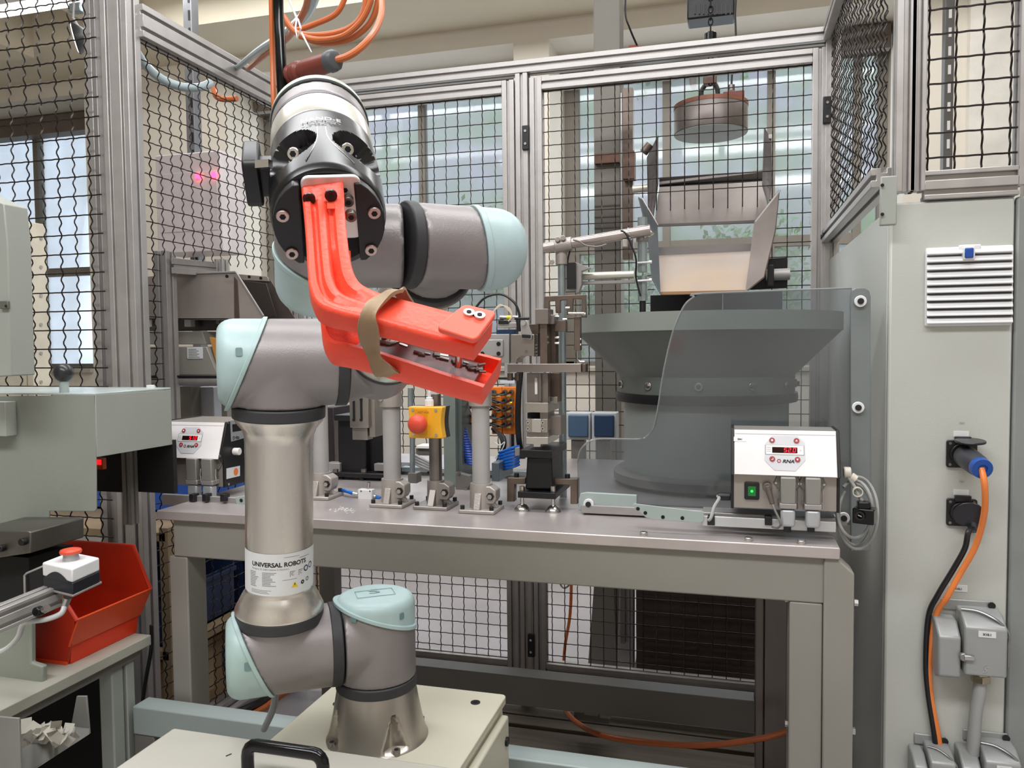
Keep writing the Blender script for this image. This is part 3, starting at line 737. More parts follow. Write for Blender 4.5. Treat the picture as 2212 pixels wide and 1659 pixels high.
# printed fingers, lofted through sections (outer edge A, near edge B, thickness away from N)
def loft(mb, secs):
    m_ = len(secs[0]); P = [p for s_ in secs for p in s_]
    fs = [(j*m_+i, j*m_+(i+1) % m_, (j+1)*m_+(i+1) % m_, (j+1)*m_+i) for j in range(len(secs)-1) for i in range(m_)]
    fs += [tuple(range(m_))[::-1], tuple(range((len(secs)-1)*m_, len(secs)*m_))]
    return mb.add(P, fs)
def fsec(tab, ths, profs, k=7):
    A_ = catmull([W(*t_[0]) for t_ in tab], k); B_ = catmull([W(*t_[1]) for t_ in tab], k); m_ = len(A_); out = []
    for i in range(m_):
        f_ = i/(m_-1)*(len(tab)-1); a = int(min(f_, len(tab)-2)); th = ths[a]+(ths[a+1]-ths[a])*(f_-a)
        pr_ = profs(f_); out.append([A_[i].lerp(B_[i], u)-N*(v if ab else v*th) for u, v, ab in pr_])
    return out
uf = thing('gripper_finger', 'upper red printed gripper finger with screwed square pad at its tip', 'gripper finger', G(0, .02, .06))
UT = [((741, 387, .578), (649, 394, .575)), ((745, 450, .565), (655, 452, .56)), ((750, 510, .545), (660, 515, .54)), ((757, 560, .53), (663, 570, .522)), ((766, 592, .522), (668, 618, .507)),
      ((782, 613, .519), (688, 654, .497)), ((815, 629, .517), (738, 674, .493)), ((853, 641, .516), (805, 689, .492)), ((910, 656, .514), (868, 706, .491)), ((964, 670, .513), (926, 722, .490)), ((1020, 684, .512), (985, 738, .489)), ((1064, 695, .511), (1024, 749, .488))]
def up_prof(f_):
    g = .0045*max(0, min(1, (6.5-f_)/2))*max(0, min(1, f_*1.5-.3)); g2 = g+.004*max(0, min(1, f_-2))*max(0, min(1, (6.6-f_)/2))
    top = [(0, .0008), (.03, 0), (.24, 0), (.30, g), (.40, g2), (.46, g*.3), (.52, 0), (.64, 0), (.70, g*.8), (.76, g*.8), (.82, 0), (.93, 0), (.985, .0012), (1, .004)]
    return [(u, v, True) for u, v in top]+[(1, .75, False), (.97, 1, False), (.03, 1, False), (0, .8, False)]
loft(MB(), fsec(UT, [.012, .016, .018, .018, .018, .017, .015, .014, .013, .013, .0125, .012], up_prof)).build('finger_body', red3d, uf, angle=50)
for px_, py_ in ((668, 431), (715, 424)):
    p = W(px_, py_, .567)+N*.001; MB().cyl(p-T*.001, p+T*.002, .0045, n=24).build('cap_screw', mat('dark_screw', '3a2d2d', .3, .7), uf, .0006)
    MB().cyl(p+T*.0021, p+T*.0023, .0023, n=6).build('socket', dark, uf)
    MB().prism([W(px_-9, py_+6, .571), W(px_+9, py_+6, .571), W(px_+8, py_+28, .5625), W(px_-8, py_+28, .5625)], N*.0006).build('screw_pocket', red3d, uf)
pdp = [W(1003, 656, .502), W(1074, 673, .500), W(1028, 735, .478), W(941, 706, .480)]
def rq(P, r=.2, k=4):
    out = []; n = len(P)
    for i in range(n):
        a, b, c = P[i-1], P[i], P[(i+1) % n]; s_, e_ = b.lerp(a, r), b.lerp(c, r)
        for q in range(k+1): t_ = q/k; out.append(s_*(1-t_)**2+b*2*t_*(1-t_)+e_*t_*t_)
    return out
MB().prism(rq(pdp, .16), -N*.004).build('tip_pad', mat('pale_red_plastic', 'ff6650', .4, 0, .02, 20), uf, .0008)
nf = (pdp[1]-pdp[0]).cross(pdp[3]-pdp[0]).normalized(); nf = nf if nf.dot(CAM-pdp[0]) > 0 else -nf
for px_, py_, z_ in ((1013, 675, .4955), (1036, 681, .4945)):
    p = W(px_, py_, z_-.0008); s_ = MB().cyl(p-nf*.002, p+nf*.0006, .0036, n=24).build('screw', steel_l, uf); MB().cyl(p+nf*.0007, p+nf*.0009, .0016, n=12).build('socket', dark, s_)
lfg = thing('gripper_finger', 'lower red printed gripper finger shaped as an open tray', 'gripper finger', G(0, -.02, .06))
LTb = [((757, 540, .565), (690, 580, .565)), ((758, 615, .558), (692, 655, .548)), ((765, 655, .552), (694, 708, .532)), ((785, 685, .549), (710, 738, .524)), ((820, 703, .547), (752, 748, .518)),
       ((860, 716, .546), (808, 762, .515)), ((930, 735, .545), (880, 785, .514)), ((1000, 753, .543), (958, 811, .513)), ((1055, 766, .542), (1016, 829, .512)), ((1084, 773, .541), (1043, 838, .5112))]
def lo_prof(f_):
    d = .002+.010*max(0, min(1, (f_-1)/2)); d = d if f_ < 8.75 else d*max(0, (9-f_)*4)
    return [(0, .001, True), (.02, 0, True), (.09, 0, True), (.12, d, True), (.86, d, True), (.89, 0, True), (.98, 0, True), (1, .001, True), (1, .8, False), (.96, 1, False), (.04, 1, False), (0, .85, False)]
loft(MB(), fsec(LTb, [.014, .016, .018, .02, .02, .02, .019, .018, .017, .016], lo_prof, 12)).build('finger_body', red3d, lfg, angle=50)
Am = [W(*LTb[i][0]) for i in (4, 5, 6, 7, 8)]; Bm_ = [W(*LTb[i][1]) for i in (4, 5, 6, 7, 8)]
mb = MB()
for i in range(4):
    q4 = [Am[i].lerp(Bm_[i], .2), Am[i+1].lerp(Bm_[i+1], .2), Am[i+1].lerp(Bm_[i+1], .8), Am[i].lerp(Bm_[i], .8)]; mb.prism([p-N*.0085 for p in q4], N*.005)
mb.build('tray_insert', glassy('clear_insert', 'b98f90', .18, .3, .0), lfg)
mb = MB(); rr = random.Random(2)
for k in range(40):
    f_ = rr.random(); j_ = min(int(f_*4), 3); g_ = f_*4-j_
    p = Am[j_].lerp(Am[j_+1], g_).lerp(Bm_[j_].lerp(Bm_[j_+1], g_), rr.uniform(.3, .5))-N*.0028
    mb.cyl(p, p+Bv*rr.uniform(.003, .006)+T*rr.uniform(-.002, .002)-N*.001, rr.uniform(.0008, .0016), n=6)
mb.build('metal_pins', steel, lfg, stuff=True)
p = W(990, 790, .52); MB().cyl(p, p+N*.012, .0022, n=12).build('stop_pin', steel_l, lfg)
# rubber band round both fingers
rub = mat('brown_rubber', '9a8062', .55, 0, .12, 40, .3, 120)
ctr = [(853, 629, .512), (822, 645, .5), (797, 674, .4855), (795, 712, .489), (803, 752, .501), (814, 784, .506), (836, 806, .515), (868, 800, .55), (885, 740, .565), (880, 670, .545), (868, 636, .525)]
P = catmull([W(*c_) for c_ in ctr], 7, True); mb = MB(); n = len(P); secs = []
for i, p in enumerate(P):
    d = (P[(i+1) % n]-P[i-1]).normalized(); a = Bv+N*.3*math.sin(i*.35); a = (a-d*a.dot(d)).normalized(); c = d.cross(a); ww = .0054*(1+.22*math.sin(i*.33+.5))
    secs.append([p+a*ww-c*.001, p+a*ww+c*.0012, p+a*ww*.35+c*.0004, p-a*ww*.3+c*.0016, p-a*ww+c*.0008, p-a*ww-c*.001])
PP = [q for s_ in secs for q in s_]
mb.add(PP, [(j_*6+i, j_*6+(i+1) % 6, ((j_+1) % n)*6+(i+1) % 6, ((j_+1) % n)*6+i) for j_ in range(n) for i in range(6)])
o = mb.build('rubber_band', rub, None, angle=60); tag(o, 'wide brown rubber band wrapped round both red gripper fingers', 'rubber band')
# ---------------------------------------------------------------- bowl feeder
def px_poly(pts, Y, dep): return [WY(a, b, Y) for a, b in pts], V((0, dep, 0))
BC = V((WY(1522, 700, 1.985).x, 1.985, BZ)); 
t = thing('bowl_feeder', 'large grey-green vibratory feeder bowl on round drum at right of the bench', 'bowl feeder', BC)
def zz(v): return v-BZ
MB().lathe(BC, Z_, [(.31, zz(1.258)), (.3135, zz(1.26)), (.3135, zz(1.300)), (.3095, zz(1.300)), (.3095, zz(1.262)), (.205, zz(1.16)), (.03, zz(1.15))], 96).build('bowl', olive, t, angle=30)
MB().lathe(BC, Z_, [(.3105, zz(1.259)), (.211, zz(1.158)), (.2095, zz(1.156)), (.2095, zz(1.115)), (.19, zz(1.115))], 96).build('bowl_cone', mat('bowl_outer_paint', '767d77', .45, .15, .08, 5, .15, 150), t, angle=30)
MB().lathe(BC, Z_, [(.20, zz(1.092)), (.215, zz(1.094)), (.217, zz(1.104)), (.215, zz(1.115)), (.2, zz(1.116))], 96).build('rubber_skirt', black, t)
MB().lathe(BC, Z_, [(.196, .035), (.196, zz(1.094))], 96).build('drum', mat('drum_paint', 'a0a8a4', .4, .1, .05, 4, .08, 200), t)
MB().lathe(BC, Z_, [(.215, .008), (.222, .012), (.222, .03), (.214, .036), (.2, .037)], 96).build('base_ring', paint_d, t, angle=50)
for k in range(3):
    a = math.radians(-90+120*k); p = BC+V((math.cos(a)*.17, math.sin(a)*.17, 0)); MB().cyl(p, p+Z_*.01, .025).build('foot', rubber, t)
for px in (1337, 1383, 1474, 1579, 1660, 1700):
    pp = (px-1522)/188; a = math.asin(max(-.98, min(.98, pp))); d = V((math.sin(a)*math.cos(YAW*1.2)+math.cos(a)*math.sin(.23)*1, -math.cos(a)*math.cos(.23)+math.sin(a)*.2, 0)); d = V((math.sin(a+.23), -math.cos(a+.23), 0))
    p = BC+d*.2095+Z_*zz(1.136)
    b = MB().cyl(p, p+d*.004, .0095, n=20).build('bolt', steel_l, t, .0008); MB().cyl(p+d*.004, p+d*.010, .0055, n=6).build('bolt_head', steel, b)
# small clamp at the rim
# ---------------------------------------------------------------- clear guard
YGd = 1.565
gd = thing('guard_screen', 'clear acrylic guard screen with stepped rounded outline in front of the feeder bowl', 'guard screen', WY(1600, 1100, YGd))
out = [(1500, 641), (1517, 634), (1840, 622), (1840, 1135), (1250, 1095), (1247, 1000), (1254, 972), (1272, 954), (1298, 948), (1378, 949), (1398, 942), (1412, 925), (1420, 890), (1434, 800), (1452, 722), (1468, 680), (1482, 655)]
P, v = px_poly(out, YGd, .005)
MB().prism(P, v).build('clear_sheet', glassy('acrylic', 'dde1e4', .11, .08, .02), gd)
rim = catmull([p+V((0, .0025, 0)) for p in [WY(a, b, YGd) for a, b in out[5:]+out[:3]]], 4)
MB().tube(rim, .0022, 6).build('polished_edge', glassy('acrylic_edge', 'eef2f4', .45, .1, .2), gd)
P, v = px_poly([(1838, 640), (1841, 627), (1850, 622), (1868, 622), (1878, 628), (1881, 642), (1880, 1190), (1838, 1190)], YGd-.012, .01)
MB().prism(P, v).build('side_strip', mat('strip_grey', '7f8686', .4, .2), gd, .001)
P, v = px_poly([(1250, 1078), (1254, 1066), (1268, 1064), (1375, 1070), (1375, 1108), (1250, 1103)], YGd-.012, .01)
MB().prism(P, v).build('foot_strip', lblue, gd, .001)
MB().bp(1255, 1104, 1830, 1122, YGd-.02, .04).build('foot_rail', alu_d, gd, .001)
for px, py in ((1858, 651), (1853, 880), (1272, 1088), (1822, 1118)):
    p = WY(px, py, YGd-.013); b = MB().cyl(p, p-Y_*.006, .0105, n=28).build('plastic_washer', white, gd, .001); MB().cyl(p-Y_*.0062, p-Y_*.009, .0055, n=20).build('screw', black, b)
# ---------------------------------------------------------------- feeder controllers
def han3(t, c, s=1.0, ex=X_, ey=Z_, en=-Y_):
    hexa = [(-.024, 0), (-.016, .018), (.016, .018), (.024, 0), (.016, -.012), (-.016, -.012)]
    b = MB().prism([c+ex*a*s+ey*(b_+.012)*s for a, b_ in hexa], en*.004).build('connector_flange', mat('zinc_grey', '85837e', .4, .5), t, .001)
    MB().ob(c+ey*.002+en*.014, ex*.0128*s, ey*.024*s, en*.011).build('connector_hood', mat('hood_grey', '93918c', .45, .3), t, .002)
    MB().ob(c-ey*.026*s+en*.012, ex*.0145*s, ey*.005*s, en*.013).build('connector_collar', alu_d, t, .0015)
    MB().ob(c-ey*.048*s+en*.014, ex*.0125*s, ey*.016*s, en*.010).build('cable_hood', mat('pale_hood', 'b9bcc0', .3, .3), t, .005, seg=3)
    for q in (-1, 1):
        x = c+ex*.0165*s*q+en*.014
        MB().tube([x+ey*.003, x-ey*.012+en*.002, x-ey*.016, x-ey*.030, x-ey*.030-ex*.004*q+en*.004], .0011, 6).build('wire_clip', steel_l, t)
        MB().cyl(c+ex*.020*s*q+ey*.012*s+en*.004, c+ex*.020*s*q+ey*.012*s+en*.006, .002, n=10).build('screw', steel_l, t)
def controller(x0, yf, z0, w, hgt, label, val, code, plugs, dep=.13):
    t = thing('feeder_controller', label, 'controller', (x0+w/2, yf+dep/2, z0))
    zm = z0+hgt*.44; zt = z0+hgt; sl = .028
    def side(x, ex_=0, th=.005):
        return MB().prism([V((x, yf+.014-ex_, z0-ex_)), V((x, yf+.014-ex_, zm)), V((x, yf-ex_, zm)), V((x, yf+sl-ex_, zt+ex_)), V((x, yf+dep, zt+ex_)), V((x, yf+dep, z0-ex_))], X_*th)
    side(x0+.005, 0, w-.01).build('body', mat('controller_silver', 'aaa49e', .35, .5, .03), t)
    side(x0, .002).build('end_plate', black, t, .001); side(x0+w-.005, .002).build('end_plate', black, t, .001)
    ey = V((0, sl, zt-zm)).normalized(); en = X_.cross(ey); L = V((0, sl, zt-zm)).length
    fc = V((x0+w/2, yf+sl/2, (zm+zt)/2))
    pn = MB().prism(rrect(fc, X_, ey, w/2-.006, L/2-.0005, .001), en*.0025).build('front_panel', mat('panel_white', 'f3eeee', .3), t, .0005)
    MB().ob(fc+ey*(L/2-.008)+en*.0029, X_*(w/2-.007), ey*.0002, en*.0001).build('panel_groove', greyink, pn)
    k = w/.178
    def Q(a, b, n=.0028): return fc+X_*a*k+ey*b*k+en*n
    oc = [(-.033, .014), (-.020, .03), (.021, .03), (.033, .018), (.033, -.012), (.017, -.031), (-.017, -.031), (-.033, -.014)]
    MB().prism([Q(a, b) for a, b in oc], en*.0004).build('keypad_foil', mat('foil_grey', 'd6d6da', .35), pn)
    fo = [(-.0315, .013), (.0315, .013), (.0315, -.0035), (-.0315, -.0035)]
    MB().prism([Q(a, b, .0033) for a, b in fo], en*.0003).build('display_frame', mat('frame_ink', '55565c', .4), pn)
    MB().prism([Q(a*.98, b*.96+.0002, .0035) for a, b in fo], en*.0003).build('display_field', white_l, pn)
    MB().prism([Q(a, b, .0038) for a, b in ((-.0205, .0095), (.0205, .0095), (.0205, -.0005), (-.0205, -.0005))], en*.0004).build('display_window', mat('display_dark', '250508', .15), pn)
    SEG = {'5': 'afgcd', '2': 'abged', '0': 'abcdef', '1': 'bc'}
    xd = -.0015
    for chn in val:
        if chn == '.':
            MB().prism([Q(xd-.0006, .0004, .0043), Q(xd+.0004, .0004, .0043), Q(xd+.0004, .0014, .0043), Q(xd-.0006, .0014, .0043)], en*.0002).build('decimal_point', redlit, pn); xd += .0012; continue
        w5, h5, th5 = .0046, .0078, .0010
        sg = {'a': (0, h5, w5, h5-th5), 'd': (0, th5, w5, 0), 'g': (0, h5/2+th5/2, w5, h5/2-th5/2), 'f': (0, h5, th5, h5/2), 'b': (w5-th5, h5, w5, h5/2), 'e': (0, h5/2, th5, 0), 'c': (w5-th5, h5/2, w5, 0)}
        mb_ = MB()
        for s_ in SEG[chn]:
            a0, b0_, a1, b1_ = sg[s_]; mb_.prism([Q(xd+a+b*.12, b+.0008, .0043) for a, b in ((a0, b0_), (a1, b0_), (a1, b1_), (a0, b1_))], en*.0002)
        mb_.build('digit', redlit, pn); xd += .0066
    for y_ in (.0085, .005, .0015): MB().prism([Q(a, y_+b, .0038) for a, b in ((-.0295, .0006), (-.0225, .0006), (-.0225, 0), (-.0295, 0))], en*.0002).build('fine_print', greyink, pn)
    text('%', .004*k, Q(.026, .003, .0039), X_, ey, greyink, pn, ext=0)
    bm_ = mat('button_red', 'a33a3f', .35)
    for (a, b), sh in (((-.0205, .0215), 'o'), ((.0195, .0215), 'u'), ((-.0205, -.0115), 'e'), ((.0205, -.0115), 'd')):
        b0_ = MB().cyl(Q(a, b, .0033), Q(a, b, .0042), .0047*k, n=24).build('button', bm_, pn)
        if sh == 'o': MB().cyl(Q(a, b, .0042), Q(a, b, .0045), .0018*k, n=16).build('symbol', white_l, b0_) if False else MB().cyl(Q(a, b, .0042), Q(a, b, .0045), .0018*k, n=16).build('symbol', white_l, pn)
        elif sh == 'u': MB().prism([Q(a-.002, b-.0013, .0042), Q(a+.002, b-.0013, .0042), Q(a, b+.002, .0042)], en*.0003).build('symbol', white_l, pn)
        elif sh == 'd': MB().prism([Q(a-.002, b+.0013, .0042), Q(a+.002, b+.0013, .0042), Q(a, b-.002, .0042)], en*.0003).build('symbol', white_l, pn)
        else: MB().prism([Q(a-.0016, b-.0016, .0042), Q(a+.0016, b-.0016, .0042), Q(a+.0016, b+.002, .0042), Q(a+.0008, b+.002, .0042), Q(a+.0008, b-.0008, .0042), Q(a-.0016, b-.0008, .0042)], en*.0003).build('symbol', white_l, pn)
    MB().ring(Q(-.0095, -.0145, .0033), Q(-.0095, -.0145, .0037), .0036*k, .0022*k, 6).build('logo_ring', bm_, pn)
    text('RNA', .0078*k, Q(.0055, -.0175, .0037), X_, ey, ink, pn, ext=0, shear=.25, bold=.0003, sx=1.2)
    if code:
        c_ = Q(-.074, .0225, .0025); MB().prism(rrect(c_, X_, ey, .0105, .0042, .001), en*.0005).build('code_label', sticker, pn)
        text(code, .0038, c_-ey*.0014, X_, ey, ink, pn, ext=.0007, bold=.0002)
    fz = (z0+zm)/2; fy = yf+.014
    for (dx, sc) in plugs: han3(t, V((x0+dx, fy, zm-.025)), sc)
    return t, fy, zm
xa, xb = WY(1579, 1000, 1.415).x, WY(1817, 1000, 1.415).x
z0 = WY(1690, 1101, 1.425).z; zt = WY(1690, 930, 1.44).z
ct, fy, zm = controller(xa, 1.415, z0, xb-xa, zt-z0, 'white and silver feeder controller showing 52.0 at the right end of the bench', '52.0', '23A1', ((.094, .95), (.134, .95)), .1)
c_ = V((WY(1624, 1060, fy).x, fy, WY(1624, 1060, fy).z))
sw = MB().prism(rrect(c_, X_, Z_, .0125, .0155, .003), -Y_*.004).build('rocker_switch', black, ct, .001)
MB().prism(rrect(c_-Y_*.004, X_, Z_, .0065, .0085, .001), -Y_*.0015).build('rocker_lamp', mat('green_lens', '0c5a22', .3, emit=.5), sw)
MB().cyl(c_-Y_*.0055, c_-Y_*.006, .0022, n=12).build('lamp_glow', greenlit, sw)
p = WY(1657, 1050, fy); MB().cyl(p, p-Y_*.016, .008, n=20).cyl(p-Y_*.012+Z_*.002, p-Y_*.018-Z_*.028+X_*.008, .0055, .004).build('cable_plug', mat('brown_plug', '6b615c', .4, .3), ct, .001)
MB().tube(catmull([p-Y_*.018-Z_*.026+X_*.008, WY(1673, 1100, 1.405), WY(1686, 1130, 1.40), WY(1680, 1140, 1.41), WY(1668, 1138, 1.42)]), .002, 8).build('signal_cable', paint_d, ct)
p = WY(1822, 1020, 1.46); MB().cyl(p, p+X_*.012, .0095, n=20).build('knob', mat('ivory_plastic', 'e4ddcf', .4), ct, .002); MB().cyl(p+V((.012, 0, -.006)), p+V((.02, 0, -.012)), .007).build('cable_gland', MATS['ivory_plastic'], ct, .001)
p = WY(1578, 1073, 1.46); MB().cyl(p, p-X_*.022, .007, n=16).build('cable_gland', black, ct, .001)
o = MB().tube(catmull([p-X_*.022, WY(1553, 1078, 1.45), WY(1543, 1095, 1.44), WY(1536, 1118, 1.43), WY(1530, 1124, 1.43)]), .0032, 8).build('mains_cable', grey_c, ct)
xr_ = WY(477, 1000, 1.52).x
zL = WY(440, 1050, 1.53).z; zLt = WY(440, 912, 1.55).z
ct2, fy2, zm2 = controller(xr_-.178, 1.52, zL, .178, zLt-zL, 'white and silver feeder controller half hidden behind the grey machine hood', '51.0', '', ((.107, 1.05), (.147, 1.05)), .17)
xs_ = xr_+.0005
def sidepts(pts): return [WX(a, b, xs_) for a, b in pts]
p = WX(505, 975, xs_); MB().cyl(p, p+X_*.016, .0085, n=20).build('white_knob', white_l, ct2, .0015)
MB().prism(sidepts([(489, 1012), (518, 1006), (518, 1028), (489, 1035)]), X_*.0006).build('inspection_sticker', sticker, ct2)
p = WX(509.5, 1019, xs_+.0007); MB().cyl(p, p+X_*.0004, .0085, n=24).build('orange_dot', orange_b, ct2)
MB().prism(sidepts([(497, 909), (528, 903), (528, 946), (499, 954)]), X_*.0006).build('side_label', mat('label_grey', '9a9ca0', .4), ct2)
MB().prism([q+X_*.0007 for q in sidepts([(501, 917), (526, 912), (526, 929), (502, 933)])], X_*.0003).build('label_field', black, ct2)
text('Deltu', .011, WX(503, 950, xs_+.001), Y_, Z_, ink, ct2, ext=0, align='LEFT', bold=.0003)
for a, b in ((492, 913), (474, 985), (493, 1046)): 
    p = WX(a, b, xs_); MB().cyl(p, p+X_*.002, .003, n=10).build('screw', steel_l, ct2)
# rails and strips on the bench
t = thing('mounting_rail', 'perforated pale metal mounting rail along the right front of the bench', 'rail', WY(1600, 1130, 1.41))
P, v = px_poly([(1366, 1092), (1370, 1088), (1520, 1106), (1520, 1125), (1512, 1130), (1412, 1122), (1395, 1118)], 1.425, .003)
MB().prism([q for q in P], v).build('perforated_plate', lblue, t, .0005)
for a, b in ((1432, 1117), (1474, 1119), (1394, 1108), (1378, 1099)):
    p = WY(a, b, 1.4248); MB().cyl(p, p-Y_*.0004, .0034, n=14).build('hole', dark, t)
MB().bp(1517, 1121, 1806, 1143, 1.432, .004).build('angle_rail', mat('bright_rail', 'cfd2d2', .3, .4), t, .001)
MB().bp(1517, 1113, 1806, 1117, 1.455, .05).build('angle_flange', alu, t, .001)
for a in (1536, 1660, 1701, 1752): MB().bp(a-8, 1116 if a < 1690 else 1128, a+8, 1135 if a < 1690 else 1150, 1.4285, .02).build('clamp_block', black, t, .001)
for k, (a, b) in enumerate(((1617, 1134), (1731, 1146), (1391, 1135))):
    p = WY(a, b, 1.41); 
    o = MB().cyl(V((p.x, p.y-.005, BZ)), V((p.x, p.y-.005, BZ+.006)), .007, n=20).build('nut', steel_l, bevel=.001); tag(o, ['loose bright nut on the bench left of the two grey connector hoods', 'loose bright nut on the bench between the two grey connector hoods', 'small flat ring lying on the bench below the perforated plate'][k], 'nut')
t = thing('mounting_rail', 'short grey mounting rail on the bench under the left controller', 'rail', WY(450, 1090, 1.48))
MB().bp(350, 1072, 536, 1096, 1.49, .01).build('rail_bar', alu_d, t, .001)
MB().prism(px_poly([(508, 1074), (534, 1070), (534, 1090), (510, 1090)], 1.485, .004)[0], V((0, .004, 0))).build('end_tab', lblue, t, .001)
p = WY(521, 1081, 1.4845); MB().cyl(p, p-Y_*.0004, .004, n=14).build('hole', dark, t)
for a in (413, 441, 480): MB().bp(a-5, 1068, a+5, 1084, 1.478, .02).build('clamp_block', black, t, .001)
# cable coil hanging at the right end of the bench
t = thing('cable_coil', 'coil of grey cable with black cube plug hanging off the bench end', 'cable', WY(1850, 1110, 1.47))
cc = lambda cx, cy, a, b, y, t0=0, t1=360, k=26: [WY(cx+a*math.cos(math.radians(t0+(t1-t0)*i/k)), cy+b*math.sin(math.radians(t0+(t1-t0)*i/k)), y+.01*math.sin(i*.5)) for i in range(k+1)]
for g_ in (cc(1852, 1108, 44, 78, 1.47, -100, 200), cc(1848, 1112, 36, 66, 1.48, -90, 230), cc(1846, 1100, 38, 62, 1.46, -130, 190)): MB().tube(g_, .0028, 8).build('cable_loop', grey_c, t)
MB().tube(catmull([WY(1828, 1026, 1.46), WY(1842, 1045, 1.455), WY(1858, 1075, 1.45), WY(1868, 1095, 1.45)]), .0032, 8).build('cable_tail', grey_c, t)
MB().ring(WY(1852, 1062, 1.45)-Y_*.006, WY(1852, 1062, 1.45)+Y_*.002, .0085, .007, 20).build('cable_tie', mat('ivory_plastic', 'e4ddcf'), t)
p = WY(1868, 1113, 1.44); MB().ob(p, V((.016, -.006, 0)), V((.005, .014, 0)), V((0, 0, .013))).ob(p+V((-.002, 0, .018)), V((.010, 0, 0)), V((0, .010, 0)), V((0, 0, .006))).build('cube_plug', black_g, t, .002)
p2 = WY(1857, 1114, 1.424); MB().ring(p2, p2-Y_*.003, .0075, .005, 20).build('plug_ring', black, t); MB().ob(p2-Y_*.0, V((.003, 0, -.0012)), V((0, .001, 0)), V((0, 0, .001))).build('contact', steel_l, t)
# ---------------------------------------------------------------- electrical cabinet
XCr = WY(2200, 900, YC).x
t = thing('electrical_cabinet', 'tall light grey electrical cabinet with white louvred filter at the right edge', 'cabinet', (XC+.2, 1.95, 0))
zct = WY(2050, 432, YC).z
MB().box((XC, YC+.012, 0), (XCr+.35, YR-.02, zct-.006)).build('body', cab_m, t, .006)
MB().box((XC+.001, YC, .02), (XCr-.012, YC+.02, zct)).build('door', cab_m, t, .004)
MB().box((XCr-.009, YC-.0, .02), (XCr+.35, YC+.018, zct)).build('door_trim', mat('trim_grey', '8d918f', .45), t, .004)
vt = thing('filter_louvre', 'white ventilation filter grille with blue clip on the cabinet door', 'ventilation grille', WY(2093, 620, YC))
MB().bp(1999, 532, 2189, 704, YC-.006, .006).build('frame', white, vt, .003)
for i in range(10):
    y = 536+i*16.6
    MB().prism([WY(2002, y+2, YC-.008)+V((0, 0, 0)), WY(2002, y+11, YC-.016), WY(2002, y+14.5, YC-.016), WY(2002, y+14.5, YC-.008)], X_*(WY(2187, 600, YC).x-WY(2002, 600, YC).x)).build('slat', white, vt, .001)
    MB().bp(2003, y+13.2, 2186, y+16.6, YC-.0075, .002).build('gap', mat('shadow_grey', '4d4d4f', .8), vt) if i < 9 else None
MB().bp(2082, 532, 2107, 561, YC-.022, .016).build('clip_block', white, vt, .002)
MB().bp(2085, 535, 2104, 557, YC-.025, .01).build('blue_clip', mat('clip_blue', '1f4fa8', .35), vt, .002)
MB().bp(2072, 528, 2120, 540, YC-.012, .006).build('frame_tab', white, vt, .002)
def socket(px, py, lab, open_lid):
    t = thing('power_socket', lab, 'socket', WY(px, py, YC))
    c = WY(px, py, YC)
    MB().prism(rrect(c, X_, Z_, .0245, .0245, .004), -Y_*.006).build('flange', black, t, .001)
    MB().cyl(c-Y_*.006, c-Y_*.014, .02, n=32).build('collar', black, t, .001)
    for a in (-1, 1):
        for b in (-1, 1): p = c+V((a*.019, -.006, b*.019)); MB().cyl(p, p-Y_*.001, .0024, n=12).build('screw', steel, t)
    MB().prism(rrect(c+V((0, -.006, .026)), X_, Z_, .013, .006, .002), -Y_*.008).build('lid_hinge', black, t, .001)
    if open_lid: ctr = c+V((.006, -.032, .024)); d1, d2 = V((0, -1, -.12)).normalized(), X_
    else: ctr = c+V((.006, -.022, .000)); d1, d2 = V((.1, -.18, .97)).normalized(), V((.97, -.25, 0)).normalized()
    n_ = d1.cross(d2).normalized()
    MB().prism([ctr+d2*math.cos(2*math.pi*i/32)*.0245+d1*math.sin(2*math.pi*i/32)*.0225 for i in range(32)], n_*.004).build('hinged_lid', mat('lid_black', '25252a', .25), t, .0012)
    lp_ = MB().bp(px-16, py-48, px+17, py-36, YC-.0012, .0012).build('code_label', sticker, t)
    return t, c
s1_, c1 = socket(2076, 980, 'upper black cabinet socket with raised lid and orange cable plug', True)
s2_, c2 = socket(2076, 1106, 'lower black cabinet socket with closed lid and black cable', False)
text('X62', .005, c1+V((0, -.0013, .0535)), X_, Z_, greyink, s1_, ext=.0004)
text('X61', .005, c2+V((0, -.0013, .0535)), X_, Z_, greyink, s2_, ext=.0004)
# plugs and cables
oc_ = thing('extension_cable', 'bright orange cable with blue and black plug hanging down the cabinet door', 'cable', c1)
a = c1-Y_*.015; b = WY(2122, 1013, YC-.09)
d = (b-a).normalized()
MB().lathe(a, d, [(.016, 0), (.019, .006), (.0195, .03), (.0185, (b-a).length-.02), (.0165, (b-a).length-.012)], 28).build('plug_body', mat('plug_dark', '33343a', .4), oc_, angle=50)
MB().lathe(a+d*((b-a).length-.013), d, [(.0165, 0), (.0175, .003), (.0165, .014), (.008, .0145), (.008, .012), (.006, .012)], 28).build('plug_collar', mat('plug_blue', '1c4da0', .35), oc_, angle=50)
MB().tube(catmull([b-d*.004, WY(2127, 1050, YC-.095), WY(2126, 1110, YC-.075), WY(2107, 1180, YC-.05), WY(2072, 1243, YC-.035), WY(2046, 1290, YC-.03), WY(2022, 1330, YC-.012), WY(2008, 1420, YC-.011), WY(2010, 1500, YC-.011), WY(2028, 1600, YC-.011), WY(2036, 1680, YC-.011)]), .0052, 10).build('orange_sheath', orange_b, oc_)
bc_ = thing('power_cable', 'black cable from the lower socket running down behind the grey connector', 'cable', c2)
